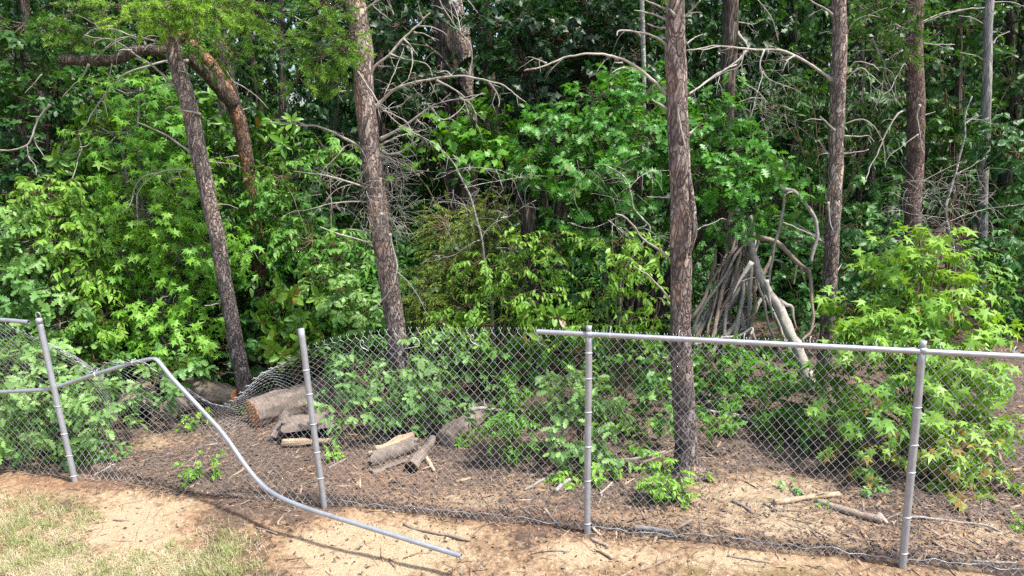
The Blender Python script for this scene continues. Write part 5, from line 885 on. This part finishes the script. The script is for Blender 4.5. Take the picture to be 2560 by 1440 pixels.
# sticks on the ground (pixel traced)
for k, (lab, pl, r0, r1, m, c) in enumerate([
    ('pale barkless branch lying on the bare soil at right', [(1935, 1268), (1975, 1262), (2020, 1253), (2060, 1248), (2097, 1243)], 8, 7, TAN, 'branch'),
    ('grey rotten branch lying right of the pale branch', [(2042, 1262), (2080, 1276), (2120, 1288), (2165, 1302), (2205, 1312)], 8, 11, STICK, 'branch'),
    ('broken wood piece at the end of the grey rotten branch', [(2195, 1295), (2205, 1305), (2216, 1314)], 8, 5, DEAD, 'wood'),
    ('thin wavy brown stick in front of the mesh, above the fallen rail end', [(1010, 1310), (1030, 1320), (1065, 1330), (1110, 1338), (1145, 1350), (1176, 1356)], 3.5, 4, STICK, 'stick'),
    ('short brown stick by the grass left of the fallen rail', [(640, 1315), (665, 1322), (694, 1332)], 3, 2.5, STICK, 'stick'),
    ('long forked twig right of the last post', [(2272, 1300), (2330, 1303), (2400, 1310), (2470, 1320), (2480, 1318)], 4, 3, DEAD, 'stick'),
    ('forked tip twig at right edge below the leaves', [(2470, 1320), (2500, 1334)], 3, 2, DEAD, 'stick'),
    ('grey shredded wood under the fence wire right of the third post', [(1585, 1322), (1620, 1324), (1655, 1330), (1682, 1336)], 7, 6, DEAD, 'wood'),
    ('short branch sticking up from the fence wire right of the shredded wood', [(1690, 1330), (1712, 1318), (1732, 1306)], 4, 5, STICK, 'stick'),
    ('dark straight stick on pale soil left of the pale branch', [(1832, 1258), (1855, 1272), (1884, 1292)], 4.5, 3, STICK, 'stick'),
    ('short dark stick just left of the pale branch end', [(1910, 1268), (1945, 1285)], 3.5, 3, STICK, 'stick'),
    ('dark stick crossing under the wire left of the third post', [(1362, 1280), (1378, 1300), (1402, 1325)], 4.5, 3, STICK, 'stick'),
    ('flat brown stick in front of the third post', [(1478, 1352), (1500, 1360), (1520, 1371)], 5, 4, STICK, 'stick'),
    ('pale broken stick just right of the third post foot', [(1480, 1325), (1490, 1333), (1502, 1343)], 5, 4, TAN, 'stick'),
    ('flat tan wood splinter on the bare soil below the third post', [(1496, 1378), (1515, 1388), (1532, 1398)], 6, 5, TAN, 'wood'),
    ('thin curved twig on the soil left of the third post', [(1328, 1387), (1350, 1382), (1380, 1381), (1410, 1382)], 2.5, 2.5, STICK, 'twig'),
    ('long straight stick rising to the third post behind the mesh', [(1312, 1233), (1350, 1210), (1400, 1180), (1440, 1163)], 4, 3.5, DEAD, 'stick'),
    ('grey branch stub behind the mesh left of the third post', [(1390, 1235), (1405, 1220), (1425, 1206)], 6, 6, DEAD, 'branch'),
    ('slanting pale stick behind the mesh right of the third post', [(1500, 1240), (1515, 1225), (1532, 1207)], 3.5, 3, DEAD, 'stick'),
    ('long grey stick running from the third post to the thickest pine', [(1500, 1160), (1550, 1150), (1600, 1144), (1665, 1132)], 4, 3, DEAD, 'stick'),
    ('second long grey stick just below it near the thickest pine', [(1600, 1160), (1630, 1148), (1680, 1130)], 3.5, 3, STICK, 'stick'),
    ('pale twig lying behind the mesh under the split log', [(822, 1175), (845, 1160), (868, 1148)], 4, 2.5, STICK, 'twig'),
    ('splintered upright wood chip near the furrowed branch', [(1066, 1150), (1076, 1165), (1086, 1180)], 6, 4, TAN, 'wood'),
    ('flat dark stick crossing the soil at the bottom right', [(1820, 1395), (1850, 1398), (1885, 1405), (1925, 1412)], 4, 3, STICK, 'stick'),
    ('thin diagonal twig at the bottom middle', [(1600, 1425), (1640, 1410), (1690, 1390)], 2.2, 2, STICK, 'twig'),
    ('stick across the litter by the last post, low at right', [(2330, 1362), (2365, 1380), (2410, 1390)], 4, 2.5, STICK, 'stick'),
    ('pale twig by the wire at the bottom right corner', [(2430, 1408), (2490, 1412), (2540, 1414)], 3.5, 3, DEAD, 'twig'),
    ('grey stick lying on litter near the small seedling', [(236, 1190), (262, 1178), (285, 1165)], 3, 2, DEAD, 'stick'),
    ('bleached stick resting on the grey log', [(1178, 1022), (1210, 1022), (1255, 1028)], 6, 4, DEAD, 'stick'),
    ('grey branch crossing the litter behind the oak sapling', [(1370, 1040), (1410, 1044), (1460, 1052)], 6, 5, STICK, 'branch'),
]):
    if 'resting on the grey log' in lab: stick(lab, pl, rest(1200, 1045, 26) - .25, rest(1200, 1045, 26) - .2, r0, r1, m, None, 'stick', c, 1, seed=300 + k); continue
    stick(lab, pl, 5, 5, r0, r1, m, None, {'wood': 'wood_piece'}.get(c, c), c, 1, True, 300 + k)
# heap of grey poles right of the thickest pine
for k, (lab, pl) in enumerate([('upper long grey pole on the ground right of the thickest pine', [(1745, 990), (1800, 1005), (1840, 1012), (1890, 1030), (1935, 1058)]), ('middle grey pole crossing under the bramble', [(1760, 1012), (1820, 1010), (1860, 1040), (1900, 1060)]), ('lowest curved pole beside the thickest pine', [(1745, 1028), (1790, 1034), (1850, 1045), (1905, 1075)]), ('thin pale pole reaching right through the bramble', [(1840, 1000), (1880, 998), (1925, 1003)]), ('dark stick lying left of the pole heap', [(1750, 1050), (1780, 1062), (1800, 1085)])]):
    stick(lab, pl, 5, 5, 7 - k, 5 - k * .5, DEAD, None, 'pole', 'pole', 2, True, 350 + k)

# ------------------------------------------------------------------ small seedlings
def seedling(label, x, y, r, mat='weed', tp='lobed', size=0.05, dens=2.0, name='seedling', h=1.0, tm=.7):
    b = gp(x, y); b[2] = float(gz(b[0], b[1])[0]); Y = b[1]; c = np.array([b[0], b[1], b[2] + r / F * Y * 0.9 * h]); t = thing(name, b, label, 'seedling'); px = proj(c)[0]
    gl, gt, allp = crown_geo([(px[0], px[1], r, r * 0.8 * h, Y, r / F * Y * 0.8, 1, tm)], tp, size, dens, 7, size * 1.5); limbs(gt, b, allp, 0.004); gl.link('foliage', LM[mat], t, smooth=False); gt.link('stem', TWIG, t)
seedling('leafy green seedling on the litter under the kinked rail', 500, 1195, 38, size=0.075, h=1.1)
seedling('small plant tuft right of the second post', 828, 1148, 20, size=0.05)
seedling('broad-leaved sprout just right of the third post', 1500, 1200, 24, size=0.095, tp='oak')
seedling('green weeds left of the third post', 1420, 1205, 34, size=0.07, tp='oval', h=.6)
seedling('tiny sprout at the right foot of the thickest pine', 1760, 1205, 12, size=0.045)
seedling('blue-green seedling under the low star-leaved shoots', 2182, 1235, 18, size=0.09, mat='oak')
seedling('tiny weed next to the pale branch', 2050, 1268, 7, size=0.04)
seedling('small weed at the right edge', 2545, 1322, 10, size=0.05)
seedling('pale weeds against the mesh right of the first post', 290, 1145, 34, mat='oak', size=0.05, h=.5)
seedling('weed cluster just right of the first post', 205, 1165, 20, mat='oak', size=0.05)
seedling('low green plant on the litter behind the sagging mesh', 490, 1070, 36, size=0.06, h=.7)
seedling('yellow green shoots on the sawn logs', 590, 1040, 24, mat='lime', size=0.05)
seedling('weed tuft between the split log and the fine-leaved shrub', 1160, 1110, 26, size=0.055, tp='oval', h=.8)
seedling('broad weed clump in front of the oak sapling behind the mesh', 1580, 1085, 34, size=0.08, tp='oak')
seedling('leafy weed left of the thickest pine at its foot', 1600, 1130, 30, size=0.07, tp='oval', h=.7)
seedling('small weed behind the mesh left of the grey log', 1075, 1075, 24, size=0.055, mat='oak')
seedling('grassy sprout beneath the small bright bush', 1712, 1272, 8, size=0.04, tp='lance')
seedling('low leaves left of the first post foot', 150, 1150, 20, size=0.05)
seedling('dim seedling on the dark litter below the orange shoots', 1978, 1232, 12, size=0.06, mat='oak')
seedling('weed in the shade beside the grey pole heap', 1800, 1085, 30, size=0.06, tp='oak')
seedling('second weed clump farther right on the dark litter', 1965, 1115, 26, size=0.06, tp='oak')

# ------------------------------------------------------------------ the wood behind: copied trees
def proto_tree(name, mat, tp, size, n, hgt, rad, seed, trunkr=0.12, low=0.8):
    t = thing(name, (0, 0, 0), None, None); gl = Geo(); gt = Geo(); rs = np.random.default_rng(seed)
    P, rr = smooth_path([(0, 0, -.2), (0.1, 0, hgt * .3), (-0.1, .1, hgt * .6), (0, 0, hgt * .95)], [trunkr, trunkr * .85, trunkr * .6, trunkr * .25], 8); gt.tube(P, rr, 12, True, 0.12, seed, 8); gt.link('trunk', MB['dark'], t)
    nb = int(9 + hgt * 1.4); gb = Geo()
    for k in range(nb):
        z = low + (hgt - low) * (k + rs.random()) / nb; rr_ = rad * (1.0 - 0.45 * (z / hgt)) * rs.uniform(0.6, 1.1); a = k * 2.4 + rs.random(); c = np.array([math.cos(a) * rr_ * .75, math.sin(a) * rr_ * .75, z])
        gb.tube(np.array([[0, 0, max(0.2, z - .5)], c * [.5, .5, 1] - [0, 0, .15], c]), [0.035, 0.022, 0.008], 5)
        pos, la, nn, S, tn, p0, ax = sprays(c, np.array([rad * .55, rad * .55, rad * .3]), int(n / nb / 8), 8, 0.4, size, seed=seed + k, tmean=0.5, tsd=0.3, droop=0.4)
        V, tt, ti = instance_leaves(tp, pos, la, nn, S, np.where(rng.random(len(tn)) < 0.04, 1.0, tn)); gl.add(V, None, tt, ti)
    gb.link('branches', MB['dark'], t); gl.link('crown', LM[mat], t, smooth=False); return t
def copy_tree(o, parent=None):
    c = o.copy(); COL.objects.link(c)
    if parent is not None: c.parent = parent
    for ch in [x for x in kids[o.name]]:
        d = ch.copy(); COL.objects.link(d); d.parent = c
    return c
protos = [proto_tree('forest_oak_tree', 'far', 'lobed', 0.17, 5200, 9.0, 2.3, 1), proto_tree('forest_oak_tree', 'farl', 'lobed', 0.16, 4200, 8.0, 2.0, 2), proto_tree('forest_dogwood_tree', 'far', 'ovalo', 0.13, 5200, 5.0, 1.8, 3, 0.06, 0.4), proto_tree('forest_shrub', 'farl', 'ovalo', 0.11, 3000, 1.7, 1.1, 4, 0.02, 0.15), proto_tree('forest_shrub', 'oakd', 'lobed', 0.12, 2800, 1.5, 1.1, 5, 0.02, 0.15), proto_tree('forest_poplar_tree', 'farl', 'lobed', 0.17, 3600, 10.0, 2.0, 6, 0.13, 3.3)]
kids = {p.name: [x for x in bpy.data.objects if x.parent == p] for p in protos}
LBL = ['shaded broadleaf tree deep in the dark wood', 'slightly lighter broadleaf tree deep in the dark wood', 'low dense understory tree deep in the dark wood', 'leafy shrub on the shaded forest floor', 'dark lobed-leaf shrub on the shaded forest floor', 'high crowned tree on the open forest floor at right']
GRP = ['tall trees crowding the wood behind', 'lighter trees crowding the wood behind', 'understory trees in the wood behind', 'light shrubs on the forest floor', 'dark shrubs on the forest floor', 'high crowned trees at right']
used = [False] * 6
def plant(i, x, y, s, rz, zs=1.0):
    o = protos[i] if not used[i] else copy_tree(protos[i]); used[i] = True
    o.location = (x, y, -0.02); o.rotation_euler = (0, 0, rz); o.scale = (s, s, s * zs); tag(o, LBL[i], 'shrub' if i in (3, 4) else 'tree', GRP[i])
rs = random.Random(77)
def place_px(i, px, Y, s, zs=1.0):
    p = at(px, 500, Y); plant(i, p[0], Y, s, rs.uniform(0, 6.28), zs * (1.0 if i in (3, 4) or Y < 15 else 1.45))
OPEN = lambda px, Y: 2080 < px < 2620 and Y < 23
for Y, step, kinds, sc in ((13.4, 215, (0, 1, 2, 2), 0.9), (16.5, 215, (0, 2, 1), 1.0), (20.5, 200, (0, 1, 0, 2), 1.1), (26, 190, (0, 1, 0), 1.3), (34, 150, (0, 0, 1), 1.6), (44, 130, (0, 0, 0), 2.2)):
    px = -330
    while px < 2950:
        q = px + rs.uniform(-50, 50); k = rs.choice(kinds); yy = Y + rs.uniform(-1, 1)
        hole = (yy < 30 and abs(q - 745) < 60) or (yy < 15.5 and (abs(q - 1170) < 130 or abs(q - 1820) < 110)) or (OPEN(q, yy) and k == 2)
        if OPEN(q, yy) and k != 2: place_px(5, q, yy, sc * rs.uniform(.9, 1.1), 1.1)
        elif not hole: place_px(k, q, yy, sc * rs.uniform(.85, 1.15))
        px += step
for Y, step in ((10.8, 190), (12.2, 200), (14.5, 190), (18, 170), (23, 150)):
    px = -250
    while px < 2820:
        q = px + rs.uniform(-60, 60)
        if not (2120 < q < 2620 and Y < 20) and not (1700 < q < 2060 and Y < 11): place_px(rs.choice((3, 4, 4)), q, Y + rs.uniform(-.6, .6), rs.uniform(.85, 1.3) * (1 + (Y - 10) * 0.03))
        elif rs.random() < 0.22: place_px(3, q, Y + rs.uniform(-.6, .6), rs.uniform(.35, .6))
        px += step

# ------------------------------------------------------------------ ground cover: grass, litter, chips, pebbles
def scatter_px(n, x0, x1, y0, y1, maskf, seed):
    r = np.random.default_rng(seed); X = r.uniform(x0, x1, n); Y = r.uniform(y0, y1, n); keep = r.random(n) < maskf(X, Y); X, Y = X[keep], Y[keep]
    d = np.array([ray(a, b) for a, b in zip(X, Y)]); P = CAM + d * (-CH / d[:, 2])[:, None]; P[:, 2] = gz(P[:, 0], P[:, 1]); return P, r, X, Y
def grass():
    def m(X, Y): 
        b = blob_px(X, Y, [(60, 1330, 150, 80, 1.0), (200, 1420, 150, 50, .9), (60, 1430, 200, 50, 1), (430, 1400, 120, 50, .95), (560, 1370, 70, 40, .7), (230, 1290, 60, 14, .7), (120, 1275, 60, 14, .5), (330, 1430, 100, 20, .8), (560, 1430, 80, 22, .7), (130, 1250, 60, 10, .3)]) - blob_px(X, Y, [(330, 1325, 90, 45, 1.2), (250, 1380, 40, 30, .6)])
        nz = fbm(np.stack([X / 28, Y / 14, 0 * X], 1), 8); return np.clip(b * (0.75 + 1.1 * nz), 0, 1)
    P, r, X, Y = scatter_px(78000, -150, 760, 1230, 1560, m, 5); n = len(P); g = Geo()
    clump = fbm(P * 5, 12) + 0.5 * fbm(P * 14, 13); green = (clump + r.normal(size=n) * 0.25) > 0.02
    hgt = np.where(green, r.uniform(0.025, 0.07, n), r.uniform(0.012, 0.045, n)); an = r.uniform(0, 6.28, n); ln = r.uniform(0.3, 2.2, n) * np.where(green, 0.5, 1.3)
    d = np.stack([np.cos(an), np.sin(an), 0 * an], 1); s = np.stack([-np.sin(an), np.cos(an), 0 * an], 1) * 0.0026
    m1 = P + d * (hgt * ln * 0.4)[:, None] + np.array([0, 0, 1]) * (hgt * 0.6)[:, None]; e = P + d * (hgt * ln)[:, None] + np.array([0, 0, 1]) * (hgt * np.where(green, 1, .7))[:, None]
    V = np.stack([P - s, P + s, m1 + s * .7, m1 - s * .7, e], 1).reshape(-1, 3); k = np.arange(n)[:, None] * 5
    q = (k + np.array([0, 1, 2, 3])); t = (k + np.array([3, 2, 4])); tint = np.where(green, r.uniform(0.55, 0.9, n), r.uniform(0.0, 0.38, n)); g.add(V, q, t, np.repeat(tint, 5))
    m_ = leaf_mat('lawn grass', (0.7, 0.6, 0.43), (0.52, 0.48, 0.27), (0.2, 0.34, 0.05), trans=0.3, back=(0.3, 0.45, 0.05), tt=(1, 1, 0.9))
    tag(g.link('grass', m_, smooth=False), 'patchy dry straw and green lawn grass at lower left', None, kind='stuff')
grass()
LITTER = leaf_mat('fallen leaves', (0.045, 0.034, 0.029), (0.13, 0.093, 0.074), (0.38, 0.3, 0.24), trans=0.1, rough=0.7, spec=0.2, tt=(1, 1, 1), back=(0.5, 0.2, 0.07))
def litter():
    fx = [-400, 0, 190, 430, 700, 810, 1470, 2255, 2560, 3200]; fy = [1130, 1175, 1195, 1235, 1285, 1262, 1335, 1405, 1425, 1470]
    def m(X, Y):
        ln = np.interp(X, fx, fy); beh = np.clip((ln - Y + 8) / 16, 0, 1); pale = blob_px(X, Y, [(1900, 1225, 190, 60, .95), (1960, 1320, 230, 32, .7), (2450, 1340, 130, 45, .75), (390, 1110, 80, 24, .7), (1150, 1240, 160, 34, .6), (1400, 1230, 130, 34, .5)])
        return np.clip(beh * (1 - pale) + (1 - beh) * (0.05 + 0.15 * np.clip(fbm(np.stack([X / 90, Y / 30, 0 * X], 1), 4), 0, 1)), 0, 1) * np.clip((Y - 560) / 500, 0.05, 1)
    g = Geo()
    P, r, X, Y = scatter_px(52000, -300, 2860, 800, 1480, m, 9); n = len(P)
    nn = nrm(np.array([0, 0, 1.0]) + r.normal(size=(n, 3)) * 0.35); ax = nrm(np.cross(nn, r.normal(size=(n, 3)))); P[:, 2] += 0.004 + r.random(n) * 0.012
    V, t, ti = instance_leaves('ovalo', P, ax, nn, r.uniform(0.01, 0.042, n) * (1 + (r.random(n) < .08) * .9), np.clip(r.normal(0.45, 0.25, n), 0, 0.93)); ti = np.where(np.repeat(r.random(n) < 0.015, len(TP['ovalo'][0])), 1.0, ti); g.add(V, None, t, ti)
    x = r.uniform(-22, 26, 26000); y = r.uniform(9, 32, 26000); n = len(x); P = np.stack([x, y, 0.02 + 0 * x], 1); nn = nrm(np.array([0, 0, 1.0]) + r.normal(size=(n, 3)) * 0.4); ax = nrm(np.cross(nn, r.normal(size=(n, 3))))
    V, t, ti = instance_leaves('ovalo', P, ax, nn, r.uniform(0.06, 0.16, n), np.clip(r.normal(0.3, 0.25, n), 0, 0.93)); g.add(V, None, t, ti)  # far leaves tinted darker, standing in for shade on the forest floor
    tag(g.link('leaf_litter', LITTER, smooth=False), 'brown fallen leaves covering the soil behind the fence', None, kind='stuff')
    # bark chips and twigs
    def m2(X, Y): ln = np.interp(X, fx, fy); return np.where(Y < ln + 10, 0.9, 0.16) * np.clip((Y - 700) / 400, 0.1, 1) * np.clip(0.7 + 0.9 * fbm(np.stack([X / 70, Y / 30, 0 * X], 1), 14), 0.1, 1)
    P, r, X, Y = scatter_px(7000, -200, 2760, 1000, 1480, m2, 19); g = Geo()
    for p in P:
        Lc = r.uniform(0.012, 0.035) if r.random() < 0.85 else r.uniform(0.04, 0.12); a = r.uniform(0, 6.28); d = np.array([math.cos(a), math.sin(a), r.normal() * 0.12]); s = np.array([-math.sin(a), math.cos(a), r.normal() * 0.3]) * min(Lc * 0.22, 0.012) * r.uniform(.4, 1.3); th = np.array([0, 0, r.uniform(0.002, 0.008)])
        p = p + [0, 0, 0.004]; A = p - d * Lc; B = p + d * Lc; V = np.array([A - s * .5, A + s * .4, p + s, B + s * .3, B - s * .6, p - s]); V = np.vstack([V, V + th]); k = np.arange(6)
        g.add(V, np.vstack([np.stack([k, (k + 1) % 6, 6 + (k + 1) % 6, 6 + k], 1), [[6, 7, 8, 11], [11, 8, 9, 10]]]), None, r.uniform(0.1, 1.0))
    tag(g.link('bark_chips', wood_mat('bark chip wood', (0.16, 0.1, 0.07), (0.44, 0.32, 0.23)), smooth=False), 'scattered bark chips and wood splinters around the logs', None, kind='stuff')
    P, r, X, Y = scatter_px(5200, -200, 2760, 950, 1480, m2, 29); g = Geo()
    for p in P:
        Lc = r.uniform(0.03, 0.16); a = r.uniform(0, 6.28); d = np.array([math.cos(a), math.sin(a), 0]); b = np.array([-math.sin(a), math.cos(a), 0]) * Lc * r.normal() * 0.12; z = np.array([0, 0, 0.008])
        g.tube(np.array([p - d * Lc + z, p + b + z * r.uniform(1, 2.5), p + d * Lc + z]), [0.0028, 0.0024, 0.0014], 3, tint=r.uniform(0.1, 0.9))
    tag(g.link('twig_litter', STICK, smooth=False), 'thin dead twigs and needles strewn over the soil', None, kind='stuff')
    P, r, X, Y = scatter_px(5200, -200, 2760, 1180, 1480, lambda X, Y: np.where(Y > np.interp(X, fx, fy) - 60, 0.8, 0.3), 39); g = Geo()
    ico = nrm(np.array([[1, 0, 0], [-1, 0, 0], [0, 1, 0], [0, -1, 0], [0, 0, 1], [0, 0, -1]])); tr = np.array([[0, 2, 4], [2, 1, 4], [1, 3, 4], [3, 0, 4], [2, 0, 5], [1, 2, 5], [3, 1, 5], [0, 3, 5]])
    for p in P:
        s = r.uniform(0.003, 0.009) if r.random() < .93 else r.uniform(0.01, 0.02); g.add(p + ico * s * r.uniform(0.6, 1.3, (6, 3)) * [1, 1, .6], None, tr, r.uniform(0.2, 1))
    tag(g.link('gravel', wood_mat('small stones', (0.28, 0.2, 0.13), (0.6, 0.48, 0.33)), smooth=False), 'small tan stones scattered on the bare soil', None, kind='stuff')
litter()
for o in bpy.data.objects:
    if '_o' in o: del o['_o']
